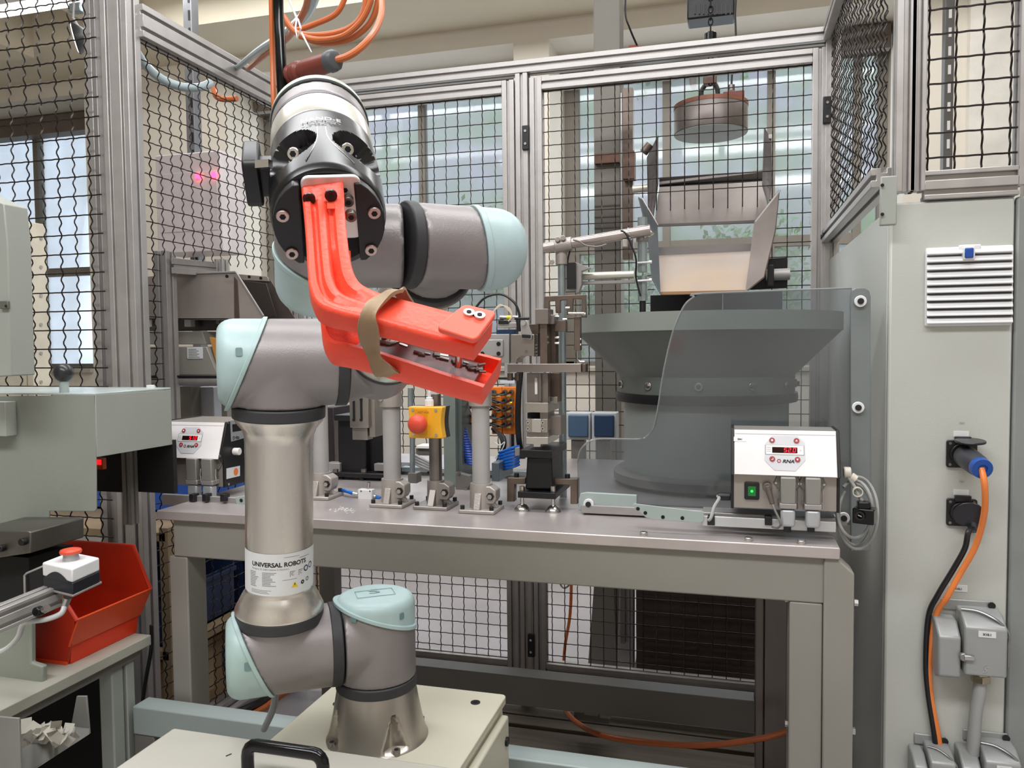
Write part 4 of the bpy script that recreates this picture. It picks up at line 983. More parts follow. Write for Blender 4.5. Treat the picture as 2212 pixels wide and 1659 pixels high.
MB().tube(catmull([c2+V((.018, -.018, -.024)), WY(2092, 1150, YC-.035), WY(2084, 1185, YC-.035), WY(2058, 1232, YC-.03), WY(2026, 1285, YC-.025), WY(2006, 1330, YC-.012), WY(2000, 1420, YC-.012), WY(2004, 1490, YC-.012), WY(2020, 1600, YC-.012), WY(2026, 1680, YC-.012)]), .0048, 10).build('black_sheath', black, bc_)
MB().cyl(c2+V((.016, -.012, -.016)), c2+V((.018, -.020, -.030)), .011, .009, n=20).build('strain_relief', black, bc_, .001)
hg = mat('die_cast_grey', 'a3a5a4', .4, .25, .03, 12, .1, 300)
def bighood(lab, cx, cy, s, yo, gland=True, code='X10.1'):
    c = WY(cx, cy, YC); t = thing('cable_connector', lab, 'connector', c)
    def K(x, y, z): return c+V((x*s, -y, z*s))
    side = [(0, .06), (.035, .058), (.062, .040), (.062, -.045), (0, -.045)]
    MB().prism([K(-.022, y, z) for y, z in side], X_*.066*s).build('hood', hg, t, .004, seg=3)
    MB().prism([K(-.062, y, z) for y, z in ((0, .042), (.030, .040), (.058, .018), (.058, -.052), (.035, -.062), (0, -.050))], X_*.036*s).build('housing_shell', hg, t, .004, seg=3)
    MB().ob(K(-.004, .002, .060), X_*.042*s, V((0, .002, 0)), V((0, 0, .010))).build('mounting_plate', hg, t, .002)
    p = K(.034, .006, .064); MB().cyl(p, p-Y_*.003, .006, n=20).build('screw', black, t)
    MB().tube(catmull([K(-.02, .03, .062), K(.005, .038, .062), K(.03, .05, .052), K(.046, .055, .035), K(.048, .056, .02)]), .0035*s, 8, flat=.6).build('locking_lever', mat('lever_grey', '8f908f', .3, .6), t)
    MB().ob(K(.049, .045, -.004), X_*.0025, Y_*.006, Z_*.026*s).build('lever_handle', MATS['lever_grey'], t, .002)
    p = K(-.024, .06, -.012); MB().cyl(p, p-Y_*.008, .007*s, n=20).build('latch_pin', MATS['lever_grey'], t, .0015); MB().ob(p-Y_*.006+X_*.008*s, X_*.008*s, Y_*.003, Z_*.004).build('latch_tab', steel_l, t, .001)
    if not code: return t
    q = MB().ob(K(.012, .0628, .03), X_*.0135*s, Y_*.0004, Z_*.0055*s).build('code_label', sticker, t)
    text(code, .0055*s, K(.012, .0634, .028), X_, Z_, ink, t, ext=.0004, bold=.0002)
    if code == 'X10.1': text('S', .016*s, K(.008, .0626, -.037), X_, Z_, mat('cast_mark', 'b9bbba', .35, .3), t, 'cast_mark', ext=.0006, shear=.5)
    if gland:
        MB().cyl(K(.012, .03, -.045), K(.012, .03, -.056), .0135*s, n=24).cyl(K(.012, .03, -.053), K(.012, .03, -.066), .016*s, n=6).build('brass_gland', mat('nickel_brass', 'b5aa92', .25, .9), t, .001)
        MB().tube(catmull([K(.012, .03, -.062), K(.010, .03, -.09), K(.006, .028, -.13), K(.003, .028, -.2)]), .0105*s, 14).build('grey_cable', grey_c, t)
    return t
bighood('large grey die-cast connector labelled X10.1 with cable gland on the cabinet door', 2092, 1378, 1.0, 0)
bighood('small pinkish-grey connector at the bottom edge of the cabinet door, left one', 2010, 1640, .62, 0, False, '')
bighood('lower grey connector at the bottom right of the cabinet door behind the grey cable', 2130, 1650, .85, 0, False, 'X10.4')
o = MB().bp(2050, 1264, 2090, 1278, YC-.0015, .0015).build('code_label', sticker); tag(o, 'small paper label above the large grey connector', 'label'); text('X10.1', .005, WY(2070, 1274, YC-.0015), X_, Z_, ink, o, ext=.0004, bold=.0002)
# ---------------------------------------------------------------- stand tubes with clamp feet
bl = mat('black_oxide', '1c1b1d', .4, .3, .1, 20)
def foot_clamp(px, Y, lab, ptop, material, tm, rt_=.0185, clamp_top=None):
    c = V((WY(px, 1070, Y).x, Y, BZ)); t = thing('stand_tube', lab, 'stand', c)
    MB().prism(rrect(c, X_, Y_, .0385, .0385, .004), Z_*.008).build('base_plate', material, t, .002)
    MB().lathe(c, Z_, [(rt_+.006, .006), (rt_+.005, .055), (rt_+.0045, .058), (rt_, .058)], 32).build('socket_body', material, t, angle=50)
    MB().prism([c+V((-.007, -.036, .008)), c+V((-.007, -rt_, .008)), c+V((-.007, -rt_, .04)), c+V((-.007, -rt_-.006, .04))], X_*.014).build('rib', material, t, .001)
    MB().prism([c+V((.036, -.005, .008)), c+V((rt_, -.005, .008)), c+V((rt_, -.005, .034))], Y_*.01).build('rib', material, t, .001)
    b = MB().prism([c+V((x, -rt_*.75-.004, z)) for x, z in ((.010, .018), (.030, .018), (.036, .028), (.036, .046), (.024, .054), (.010, .054))], Y_*.034).build('clamp_lug', material, t, .002)
    p = c+V((.025, -rt_*.75-.004, .034)); k = MB().cyl(p, p-Y_*.003, .0082, n=6).build('nut', bl, t, .0005); MB().cyl(p-Y_*.003, p-Y_*.007, .0052, n=6).build('bolt_end', steel_l, k)
    for a in (-1, 1):
        for b_ in (-1, 1): MB().cyl(c+V((a*.031, b_*.031, .008)), c+V((a*.031, b_*.031, .016)), .0045, n=12).build('cap_screw', black, t, .0006)
    zt_ = WY(px, ptop, Y).z
    MB().cyl(c+Z_*.01, V((c.x, c.y, zt_)), rt_, n=36).build('tube', tm, t, .001)
    if clamp_top:
        z_ = WY(px, clamp_top, Y).z; p = V((c.x, c.y, z_))
        MB().lathe(p, Z_, [(rt_+.0055, 0), (rt_+.005, .042), (rt_, .042)], 32).build('upper_clamp', material, t, angle=50)
        MB().prism([p+V((x, -.014, z)) for x, z in ((-.012, .004), (-.034, .022), (-.042, .034), (-.03, .042), (-.01, .042))], Y_*.02).build('upper_lug', material, t, .002)
        q_ = p+V((-.030, -.014, .033)); MB().cyl(q_, q_-Y_*.004, .007, n=6).build('nut', steel, t, .0008); q_ = p+V((-.013, -.021, .017)); MB().cyl(q_, q_-Y_*.003, .0045, n=16).build('marker_disc', material, t)
    return t, c
tg = mat('painted_tube', 'b3b0ae', .45, .1, .03, 20, .15, 300)
foot_clamp(694, 1.60, 'grey stand tube with clamp foot just right of the robot upper arm', 830, cast, tg)
foot_clamp(848, 1.555, 'grey stand tube with clamp foot left of the yellow emergency stop', 800, cast, tg, clamp_top=878)
ts, tc2 = foot_clamp(942, 1.555, 'dark steel stand tube carrying the yellow emergency stop box', 850, mat('dark_cast', '9a948f', .38, .6), steel, .0135)
foot_clamp(1040, 1.54, 'grey stand tube with clamp foot right of the yellow emergency stop', 840, cast, tg, clamp_top=876)
# emergency stop
YE = 1.49
e = thing('emergency_stop', 'yellow emergency stop box with red mushroom button on the steel tube', 'emergency stop', WY(920, 912, YE))
xl_, xr2, zt_, zb_ = WY(882, 912, YE).x, WY(956, 912, YE).x, WY(920, 879, YE).z, WY(920, 947, YE).z
mxz, hw, hh = (xl_+xr2)/2, (xr2-xl_)/2, (zt_-zb_)/2; mz = (zt_+zb_)/2
conc = [V((mxz+hw-.004*math.sin(math.pi*i/8), YE, mz-hh+2*hh*i/8)) for i in range(9)]+[V((mxz-hw+.0015*math.sin(math.pi*i/8), YE, mz+hh-2*hh*i/8)) for i in range(9)]
MB().prism(conc, Y_*.024).build('yellow_cover', ybox, e, .002)
MB().prism([p+Y_*.0245 for p in conc], Y_*.022).build('black_base', black, e, .001)
MB().box((mxz-hw*.62, YE-.001, mz-hh*.78), (mxz+hw*.12, YE, mz+hh*.86)).build('legend_plate', mat('legend_yellow', 'e9a41d', .4), e)
for a in (-.72, .62):
    for b_ in (-.78, .78): p = V((mxz+hw*a, YE, mz+hh*b_)); MB().cyl(p, p-Y_*.001, .0032, n=14).build('screw', steel_l, e)
text('NOT-AUS', .0055, V((mxz-hw*.1, YE-.001, mz+hh*.60)), X_, Z_, mat('legend_ink', '8a5a10', .5), e, ext=.0003)
p = V((mxz-hw*.2, YE, mz-.001)); MB().cyl(p, p-Y_*.018, .011, n=28).build('button_stem', mat('stem_red', 'b43c28', .4), e)
MB().lathe(p-Y_*.012, -Y_, [(.012, 0), (.0185, .004), (.0195, .010), (.0185, .018), (.013, .024), (.004, .026), (.0, .0262)], 36).build('mushroom_button', redbtn, e, angle=60)
q = V((mxz+hw*.1, YE+.014, mz+hh)); MB().cyl(q, q+Z_*.014, .0095, n=8).cyl(q+Z_*.014, q+Z_*.019, .007, n=20).build('cable_gland', white, e, .001)
MB().tube(catmull([q+Z_*.018, q+Z_*.035+X_*.002, WY(932, 840, 1.53), WY(940, 825, 1.56)]), .0035, 8).build('white_cable', white, e)
MB().box((tc2.x-.012, YE+.047, mz-.01), (tc2.x+.012, 1.545, mz+.01)).build('bracket', steel, e, .001)
# ---------------------------------------------------------------- separating station (centre tower)
grime = mat('oiled_steel', '75685f', .38, .75, .15, 16)
YT = 1.56
s = thing('escapement_tower', 'tall ground steel parts tower on a black pedestal, left of the feeder bowl', 'machine', V((WY(1165, 1080, YT).x, YT+.05, BZ)))
def bx(nm, m_, a, b, c, d, Y, dep, par=s, bev=.0008, **k): return MB().bp(a, b, c, d, Y, dep).build(nm, m_, par, bev, **k)
P, v = px_poly([(1146, 1000), (1190, 988), (1192, 1010), (1194, 1058), (1135, 1058), (1138, 988)], YT, .1)
bl = mat('black_oxide', '1c1b1d', .4, .3, .1, 20)
MB().prism(px_poly([(1138, 986), (1192, 986), (1194, 1058), (1134, 1058)], YT, .1)[0], V((0, .1, 0))).build('pedestal', bl, s, .004)
bx('top_plate', bl, 1123, 973, 1192, 989, YT-.012, .15); bx('base_plate', bl, 1118, 1064, 1200, 1077, YT-.015, .15)
for a in (1128, 1195):
    p = V((WY(a, 1090, YT).x, YT, BZ)); MB().lathe(p, Z_, [(.0165, 0), (.0165, .004), (.009, .012), (.004, .014)], 28).build('levelling_foot', steel_l, s, angle=50)
    MB().cyl(p+Z_*.012, V((p.x, p.y, WY(a, 1070, YT).z)), .004).cyl(V((p.x, p.y, WY(a, 1064, YT-.01).z)), V((p.x, p.y, WY(a, 1052, YT-.01).z)), .0055, n=8).build('levelling_screw', steel_l, s)
def ubr(a0, a1, b0, b1, flip, Y):
    pts = [(a0, b0), (a1, b0), (a1, b0+14), (a0+16, b0+14), (a0+16, b1), (a0, b1)] if not flip else [(a0, b0), (a1, b0), (a1, b1), (a1-16, b1), (a1-16, b0+14), (a0, b0+14)]
    P, v = px_poly(pts, Y, .02); return MB().prism(P, v)
ubr(1095, 1135, 1032, 1084, False, YT+.02).build('side_bracket', grime, s, .0015); ubr(1197, 1248, 1034, 1089, True, YT+.02).build('side_bracket', grime, s, .0015)
for a, b in ((1116, 1028), (1226, 1030)):
    p = WY(a, b, YT+.03); MB().cyl(p-Z_*.004, p+Z_*.006, .0052, n=14).build('cap_screw', black, s)
P, v = px_poly([(1136, 944), (1184, 944), (1184, 960), (1168, 960), (1168, 966), (1152, 966), (1152, 960), (1136, 960)], YT+.0, .1); MB().prism(P, v).build('t_block', steel_l, s, .0008)
bx('lower_block', steel, 1138, 928, 1185, 944, YT+.005, .1)
bx('front_block', mat('block_steel', 'b4aea8', .3, .85), 1136, 905, 1183, 934, YT, .04)
bx('front_pad', steel_l, 1148, 905, 1169, 934, YT-.004, .004)
for a in (1141, 1173):
    for b in (913, 926): p = WY(a, b, YT); q_ = MB().cyl(p, p-Y_*.003, .0036, n=16).build('cap_screw', steel_l, s); MB().cyl(p-Y_*.0031, p-Y_*.0033, .0017, n=8).build('socket', dark, q_)
bx('guide_block', steel, 1187, 898, 1212, 940, YT+.03, .05); bx('upper_void_block', dark, 1139, 892, 1165, 905, YT+.02, .05); bx('guide_post', steel, 1166, 890, 1184, 905, YT+.006, .06)
bx('mid_plate', mat('block_steel', 'b4aea8', .3, .85), 1134, 870, 1184, 891, YT-.004, .11)
bx('column_plate', steel, 1138, 806, 1184, 870, YT+.012, .02); bx('column_slot', white_l, 1155, 816, 1161, 852, YT+.0105, .001)
bx('slide_plate', steel, 1163, 806, 1169, 868, YT+.004, .008)
bx('rear_plate', grime, 1187, 806, 1209, 868, YT+.05, .02); bx('flat_leg', mat('block_steel', 'b4aea8', .3, .85), 1190, 857, 1204, 872, YT+.045, .01)
bx('cross_bar', mat('bar_steel', 'a39a96', .28, .9), 1096, 786, 1255, 804, YT-.012, .03)
bx('bar_end', grime, 1257, 786, 1265, 804, YT-.006, .03)
bx('cylinder_body', mat('anodised_block', 'bcbab9', .35, .6), 1030, 722, 1100, 784, YT+.01, .07)
fpn = bx('flange_plate', mat('anodised_block', 'bcbab9'), 1033, 734, 1086, 769, YT+.004, .006)
for a in (1042, 1077):
    for b in (743, 764): p = WY(a, b, YT+.0038); MB().cyl(p, p-Y_*.0008, .0045, n=20).build('bolt_hole', dark, fpn)
P, v = px_poly([(1103, 722), (1154, 722), (1154, 769), (1126, 769), (1117, 775), (1115, 784), (1103, 784)], YT, .05)
MB().prism(P, v).build('jaw_block', mat('worn_block', 'a39b94', .33, .8), s, .0012)
p = WY(1137, 759, YT); MB().cyl(p, p-Y_*.001, .0032, n=16).build('screw', steel, s)
for b in (745, 752, 760, 767):
    for a in (1156, 1160): p = WY(a, b, YT+.0195); MB().cyl(p, p-Y_*.002, .0016, n=8).build('pin', steel_l, s)
bx('side_block', grime, 1152, 722, 1162, 770, YT+.02, .03)
bx('valve_rail', navy, 1072, 712, 1112, 722, YT+.02, .03)
bx('tall_plate', grime, 1166, 683, 1182, 786, YT+.01, .05); bx('tall_plate', grime, 1188, 683, 1200, 786, YT+.05, .03)
bx('top_block', steel, 1156, 667, 1184, 700, YT+.0, .05); bx('side_jaw', steel, 1180, 680, 1197, 700, YT+.02, .03)
bx('swing_arm', grime, 1198, 692, 1222, 716, YT+.04, .02); bx('arm_tip', grime, 1240, 684, 1253, 757, YT+.04, .02)
bx('inner_plate', grime, 1140, 700, 1164, 722, YT+.03, .05)
P, v = px_poly([(1175, 640), (1265, 636), (1266, 686), (1256, 686), (1256, 646), (1238, 646), (1236, 680), (1224, 680), (1224, 648), (1210, 649), (1210, 676), (1200, 676), (1199, 650), (1186, 651), (1188, 682), (1176, 682)], YT+.06, .012)
MB().prism(P, v).build('upper_bracket', grime, s, .0012)
for a, b in ((1182, 687), (1203, 684), (1260, 678), (1250, 733), (1250, 745), (1184, 735), (1184, 747), (1203, 729), (1203, 741), (1226, 665), (1220, 690), (1185, 721), (1168, 720)):
    p = WY(a, b, YT+.045); MB().cyl(p-X_*.004, p+X_*.005, .0028, n=8).build('cap_screw', steel_l, s)
MB().cyl(WY(1228, 677, YT+.03), WY(1262, 677, YT+.03), .0028).build('cross_pin', steel_l, s)
MB().tube([WY(1247, 758, YT+.05), WY(1247, 776, YT+.05), WY(1253, 781, YT+.05), WY(1263, 781, YT+.05)], .002, 8).build('wire_hook', steel_l, s)
# sensor bracket with arched black cable
sb = mat('sensor_bracket', 'b9b7b6', .3, .7)
P, v = px_poly([(1127, 697), (1138, 692), (1149, 720), (1148, 733), (1126, 731)], YT-.01, .004); MB().prism(P, v).build('sensor_bracket', sb, s, .0006)
P, v = px_poly([(1127, 722), (1146, 723), (1146, 731), (1127, 730)], YT-.012, .003); MB().prism(P, v).build('slot', black, s, .001)
p = WY(1132, 698, YT-.01); MB().cyl(p, p-Y_*.008, .0052, n=20).build('knurled_nut', steel_l, s)
MB().cyl(WY(1119, 690, YT), WY(1121, 716, YT), .0042).cyl(WY(1112, 688, YT), WY(1143, 688, YT), .003).build('sensor_plug', black, s)
MB().tube(catmull([WY(1121, 700, YT), WY(1122, 680, YT), WY(1112, 655, YT), WY(1090, 638, YT), WY(1068, 636, YT), WY(1045, 645, YT), WY(1028, 664, YT)]), .0026, 8).build('sensor_cable', black, s)
MB().cyl(WY(1080, 686, YT+.02), WY(1120, 686, YT+.02), .0042).build('air_cylinder', steel_l, s); MB().cyl(WY(1095, 686, YT+.02), WY(1106, 686, YT+.02), .0045).build('yellow_band', mat('band_yellow', 'efe52a', .4), s)
bx('cylinder_mount', alu, 1074, 697, 1118, 708, YT+.015, .02); bx('cylinder_clamp', black, 1076, 692, 1098, 700, YT+.01, .02)
for k in range(3): MB().tube(catmull([WY(1064, 676, YT), WY(1080, 662-k*2, YT), WY(1098, 664+k*3, YT), WY(1106, 680+k*2, YT), WY(1098, 694, YT)]), .0012, 6).build('beige_wire', mat('beige_wire', 'd9cdb8'), s)
for a in (1102, 1118): MB().cyl(WY(a, 806, YT+.02), WY(a, 822, YT+.02), .006).build('piston_rod', grime, s)
# galvanised uprights
galv = mat('galvanised_tube', 'a3b0b4', .3, .7, .08, 30)
pp = thing('support_tube', 'galvanised upright tube behind the steel tower carrying the sensor arm', 'tube', WY(1214, 1050, 1.72))
xg = WY(1214, 700, 1.72).x
MB().cyl(V((xg, 1.72, BZ)), V((xg, 1.72, WY(1210, 568, 1.72).z)), .0085, n=24).build('tube', galv, pp)
pcl = V((xg, 1.72, WY(1210, 545, 1.72).z))
MB().cyl(V((xg, 1.72, WY(1210, 572, 1.72).z)), V((xg, 1.72, WY(1210, 532, 1.72).z)), .0135, n=24).build('clamp_sleeve', cast, pp, .001)
MB().cyl(WY(1176, 536, 1.71), WY(1405, 497, 1.71), .0115, n=28).build('cross_tube', mat('cross_tube_alu', 'b5a9a4', .3, .75), pp)
MB().cyl(WY(1200, 532, 1.71), WY(1236, 526, 1.71), .015, n=28).build('clamp_ring', cast, pp, .001)
MB().cyl(WY(1358, 506, 1.71), WY(1362, 505, 1.71), .0135, n=28).build('band', steel_l, pp)
for a, b in ((1204, 517), (1216, 514), (1192, 566)): MB().cyl(WY(a, b, 1.70), WY(a, b, 1.69), .0058, n=16).build('bolt', cast, pp, .001)
bx('clamp_lug', cast, 1344, 516, 1356, 534, 1.70, .012, pp, .002)
xg2 = WY(1388, 560, 1.73).x
zt1, zt2 = WY(1388, 470, 1.73).z, WY(1396, 668, 1.73).z
MB().cyl(V((xg2, 1.73, WY(1388, 588, 1.73).z)), V((xg2, 1.73, zt1)), .0105, n=10).build('octagonal_tube', galv, pp); MB().cyl(V((xg2, 1.73, WY(1396, 650, 1.73).z)), V((xg2, 1.73, WY(1388, 596, 1.73).z)), .0105, n=10).build('octagonal_tube', galv, pp)
MB().cyl(V((xg2, 1.73, WY(1396, 700, 1.73).z)), V((xg2, 1.73, WY(1396, 640, 1.73).z)), .007).build('black_stub', black, pp)
MB().cyl(V((xg2, 1.73, WY(1388, 522, 1.73).z)), V((xg2, 1.73, WY(1388, 489, 1.73).z)), .0145, n=24).build('clamp_sleeve', cast, pp, .001)
MB().prism(px_poly([(1390, 492), (1404, 496), (1412, 503), (1400, 510), (1391, 516)], 1.71, .02)[0], V((0, .02, 0))).build('clamp_lug', steel_l, pp, .002)
for b in (567, 606): MB().cyl(WY(1376, b+1, 1.715), WY(1408, b-1, 1.715), .0022).build('zip_tie', white, pp); MB().cyl(WY(1402, b-1, 1.715), WY(1408, b-1, 1.715), .0036).build('tie_head', white, pp)
MB().tube(catmull([WY(1238, 518, 1.69), WY(1252, 522, 1.69), WY(1265, 530, 1.69), WY(1290, 533, 1.69), WY(1310, 528, 1.69)]), .0022, 6).build('wire', paint_d, pp)
MB().tube(catmull([WY(1341, 498, 1.69), WY(1352, 505, 1.69), WY(1364, 530, 1.69), WY(1374, 560, 1.69), WY(1374, 600, 1.71), WY(1384, 640, 1.71)]), .0022, 6).build('wire', black, pp)
# black camera like sensor on its own arm
cs_ = thing('optical_sensor', 'flat black sensor head with grey back plate beside the chute', 'sensor', WY(1233, 595, 1.74))
bx('sensor_head', black, 1224, 567, 1243, 624, 1.72, .05, cs_); P, v = px_poly([(1243, 566), (1276, 579), (1256, 586), (1256, 614), (1250, 632), (1243, 634)], 1.73, .02); MB().prism(P, v).build('back_plate', alu_d, cs_, .001)
MB().cyl(WY(1258, 597, 1.76), WY(1370, 593, 1.76), .0085, n=20).build('holder_tube', mat('pale_tube', 'd3d0c4', .3, .4), cs_)
bx('lower_bar', alu_d, 1256, 606, 1371, 613, 1.76, .015, cs_)
MB().tube(catmull([WY(1232, 540, 1.72), WY(1228, 555, 1.72), WY(1226, 570, 1.72)]), .002, 6).build('wire', black, cs_)
# ---------------------------------------------------------------- orange junction modules and hoses
om = mat('module_orange', 'f07f1c', .4, 0, .03)
t = thing('junction_module', 'bank of orange input modules with black plug leads behind the grey stand tube', 'module', WY(1080, 930, 1.86))
for k, (a, c) in enumerate(((1062, 1084), (1085, 1115))):
    m_ = bx('module', om, a, 836, c, 938, 1.86, .03, t, .0015)
    for j in range(5):
        for i in range(2 if k else 1):
            p = WY(a+(6 if not k else 7+14*i), 846+j*17, 1.858); MB().cyl(p, p-Y_*.010, .0055, n=14).build('plug', mat('plug_grey', '726a63', .4, .5), m_)
            MB().tube(catmull([p-Y_*.01, p+V((-.012, -.03, -.006)), p+V((-.035, -.03, -.004+.004*(j % 3))), p+V((-.06, -.02, .0))]), .0023, 6).build('plug_lead', black, m_)
        MB().bp(a+9, 853+j*17, a+18, 857+j*17, 1.8585, .001).build('marker', mat('marker_cream', 'f3e39a', .5), m_)
bx('module_head', mat('head_slate', 'd9dde6', .4), 1080, 822, 1112, 829, 1.86, .02, t); bx('black_rail', black, 1070, 815, 1118, 820, 1.86, .02, t)
bx('module', om, 1001, 894, 1022, 914, 1.84, .03, t, .001)
MB().cyl(WY(1104, 868, 1.8588), WY(1104, 868, 1.858), .0022).build('status_lamp', mat('lamp_yellowgreen', 'd8f020', .4, emit=2), t)
t = thing('cable_bundle', 'bundle of black cables looping beside the orange modules', 'cable bundle', WY(1080, 960, 1.8))
rr = random.Random(4)
for k in range(9):
    a = rr.uniform(0, 14); MB().tube(catmull([WY(1062+a*.3, 925+a*.5, 1.81), WY(1074+a, 935+a*.4, 1.80), WY(1084+a*.6, 960, 1.79), WY(1078+a*.5, 985, 1.80), WY(1066+a*.4, 1010, 1.82)]), .003, 6).build('cable', black, t)
for k in range(3): MB().tube(catmull([WY(1120+k*4, 800, 1.80), WY(1118+k*3, 840, 1.80), WY(1116+k*3, 900, 1.80), WY(1118+k*3, 950, 1.80), WY(1126+k*3, 990, 1.81)]), .0038, 7).build('cable', black, t)
MB().bp(1104, 938, 1110, 975, 1.82, .006).build('cable', black, t)
MB().tube(catmull([WY(1068, 955, 1.785), WY(1080, 962, 1.78), WY(1090, 955, 1.785), WY(1085, 970, 1.78), WY(1070, 990, 1.785)]), .0014, 6).build('cable_tie', mat('tie_white', 'dedede'), t)
for k in range(6): MB().tube(catmull([WY(1000+k*2, 852+k*4, 1.82), WY(1014+k*2, 880+k*5, 1.82), WY(1024, 905+k*6, 1.82)]), .0026, 6).build('cable', [black, paint_d, MATS['beige_wire']][k % 3], t)
t = thing('coil_hose', 'blue spiral air hose hanging behind the grey stand tube', 'hose', WY(1008, 1000, 1.8))
a, b = WY(1000, 926, 1.8), WY(1014, 1002, 1.8); hp = []
for i in range(14*14+1):
    f_ = i/(14*14); th = 2*math.pi*14*f_; q_ = a.lerp(b, f_)+X_*(.010*f_**2); r_ = .007+.009*f_
    hp.append(q_+X_*math.cos(th)*r_+Y_*math.sin(th)*r_+Z_*0)
MB().tube(hp, .0022, 7).build('coil', mat('hose_blue', '2450c0', .3), t)
t = thing('tube_bundle', 'bundle of bright blue air tubes left of the black pedestal', 'tube bundle', WY(1100, 990, 1.78))
for k in range(7):
    y = 972+k*6.5; MB().tube(catmull([WY(1122, y-8, 1.76), WY(1106, y-4+k*.4, 1.75), WY(1090, y+2, 1.76), WY(1078, y+5, 1.78)]), .0034, 7).build('air_tube', blue_t, t)
MB().prism(px_poly([(1112, 968), (1122, 965), (1122, 984), (1112, 986)], 1.745, .004)[0], V((0, .004, 0))).build('tube_clip', alu_d, t, .001)
bx('base_block', mat('slate_block', '66727a', .4, .3), 1062, 1000, 1078, 1040, 1.72, .12, t, .001)
t = thing('bed_rail', 'long pale metal rail lying across the bench behind the stand tubes', 'rail', WY(900, 1040, 1.9))
MB().bp(866, 1014, 1140, 1024, 1.93, .03).build('upper_bar', galv, t, .001); MB().bp(866, 1024, 1140, 1040, 1.94, .03).build('lower_bar', lblue, t, .001)
for a in (871, 900, 925): p = WY(a, 1021, 1.9295); MB().cyl(p, p-Y_*.0004, .0032).build('hole', dark, t)
# slate machine upright between e-stop and orange modules
t = thing('upright_frame', 'grey-green sheet metal upright with gusset foot behind the emergency stop', 'frame', WY(975, 1060, 1.8))
bx('front_sheet', mat('sheet_greygreen', '8c9791', .35, .35), 958, 838, 984, 1052, 1.76, .02, t, .001); bx('side_sheet', mat('sheet_dark', '6b7673', .35, .35), 984, 838, 998, 1048, 1.775, .10, t, .001)
P, v = px_poly([(984, 1020), (1014, 1028), (1018, 1042), (996, 1078), (984, 1082)], 1.755, .02); MB().prism(P, v).build('gusset', paint_d, t, .001)
for a, b in ((992, 1021), (1007, 1057)): p = WY(a, b, 1.7545); MB().cyl(p, p-Y_*.004, .004).build('rivet', steel, t)
t = thing('air_rod', 'thin steel rod with black foot clamp left of the dark stand tube', 'rod', WY(890, 1050, 1.68))
MB().cyl(WY(887, 838, 1.7), WY(887, 880, 1.7), .0065).build('rod', galv, t); MB().cyl(WY(891, 935, 1.68), WY(891, 1032, 1.68), .0062).build('rod', galv, t); bx('rod_foot', paint_d, 881, 1022, 900, 1044, 1.67, .03, t, .001)
t = thing('machine_bed', 'dark grey hoses and bracket plates behind the emergency stop', 'machine part', WY(920, 1010, 1.95))
bx('shelf_plate', white_l, 899, 963, 929, 969, 1.95, .05, t); bx('block', paint_d, 898, 969, 929, 984, 1.96, .05, t)
for k in range(4): MB().tube(catmull([WY(895, 982+k*6, 1.93), WY(910, 990+k*6, 1.92), WY(930, 1001+k*5, 1.93), WY(945, 1004+k*5, 1.94)]), .004, 7).build('hose', grey_c, t)
# black motor unit and linear guide behind robot elbow
t = thing('vibrator_drive', 'black vibratory drive block on black base plate between two grey stand tubes', 'drive', WY(770, 1050, 1.85))
bx('drive_body', black, 731, 900, 790, 1023, 1.84, .12, t, .003); bx('drive_body', bl, 790, 880, 826, 1020, 1.86, .12, t, .003); bx('left_block', mat('brown_black', '2b2326', .5), 695, 880, 722, 1020, 1.88, .1, t, .002)
bx('steel_spacer', steel, 722, 905, 731, 1000, 1.86, .08, t); bx('base_plate', black, 715, 1022, 830, 1032, 1.82, .2, t, .002); bx('lug', alu_d, 705, 1000, 734, 1024, 1.83, .03, t, .001); bx('lug', alu_d, 808, 1002, 830, 1018, 1.84, .03, t, .001)
for a in (725, 786): p = WY(a, 1020, 1.81); MB().cyl(p, p+Z_*.008, .007, n=6).build('bolt', steel, t)
for a in (737, 782): MB().cyl(WY(a, 1032, 1.83), WY(a, 1058, 1.83), .008).build('leg', black, t)
bx('cap_plate', black, 722, 897, 760, 909, 1.82, .08, t)
t = thing('linear_guide', 'silver slide unit with two slotted holes hanging beside the robot elbow', 'linear guide', WY(780, 950, 1.70))
bx('guide_housing', mat('guide_silver', 'aaa39d', .3, .8), 755, 856, 796, 924, 1.69, .03, t, .0012); bx('slide', mat('slide_silver', 'b5afa9', .3, .7), 761, 924, 794, 950, 1.70, .03, t); bx('side_plate', mat('guide_silver', 'aaa39d'), 797, 846, 810, 944, 1.70, .05, t)
for a in (764, 780):
    o_ = bx('slot', dark, a-2.2, 863, a+2.2, 907, 1.6885, .002, t, 0)
    for b in (863, 907): p = WY(a, b, 1.689); MB().cyl(p, p-Y_*.0012, .0036).build('slot_end', dark, o_)
bx('hanger', alu_d, 800, 848, 838, 858, 1.71, .012, t, .001)
t = thing('flow_valve', 'small white flow valve with blue tube lying on the bench', 'valve', WY(790, 1070, 1.60))
bx('valve_body', white, 773, 1058, 803, 1079, 1.60, .018, t, .001)
for a in (780, 799): p = WY(a, 1061, 1.5995); MB().cyl(p, p-Y_*.0004, .0016).build('hole', dark, t)
MB().cyl(WY(796, 1058, 1.61), WY(797, 1042, 1.61), .0042).cyl(WY(773, 1068, 1.61), WY(763, 1066, 1.61), .0045).cyl(WY(803, 1071, 1.61), WY(812, 1073, 1.61), .0045).build('fitting', steel_l, t)
MB().tube(catmull([WY(763, 1066, 1.61), WY(748, 1061, 1.62), WY(736, 1058, 1.64)]), .0042, 8).build('blue_tube', blue_t, t); MB().tube([WY(811, 1073, 1.61), WY(822, 1076, 1.61)], .0042, 8).build('blue_tube', blue_t, t)
rr = random.Random(9); mb = MB()
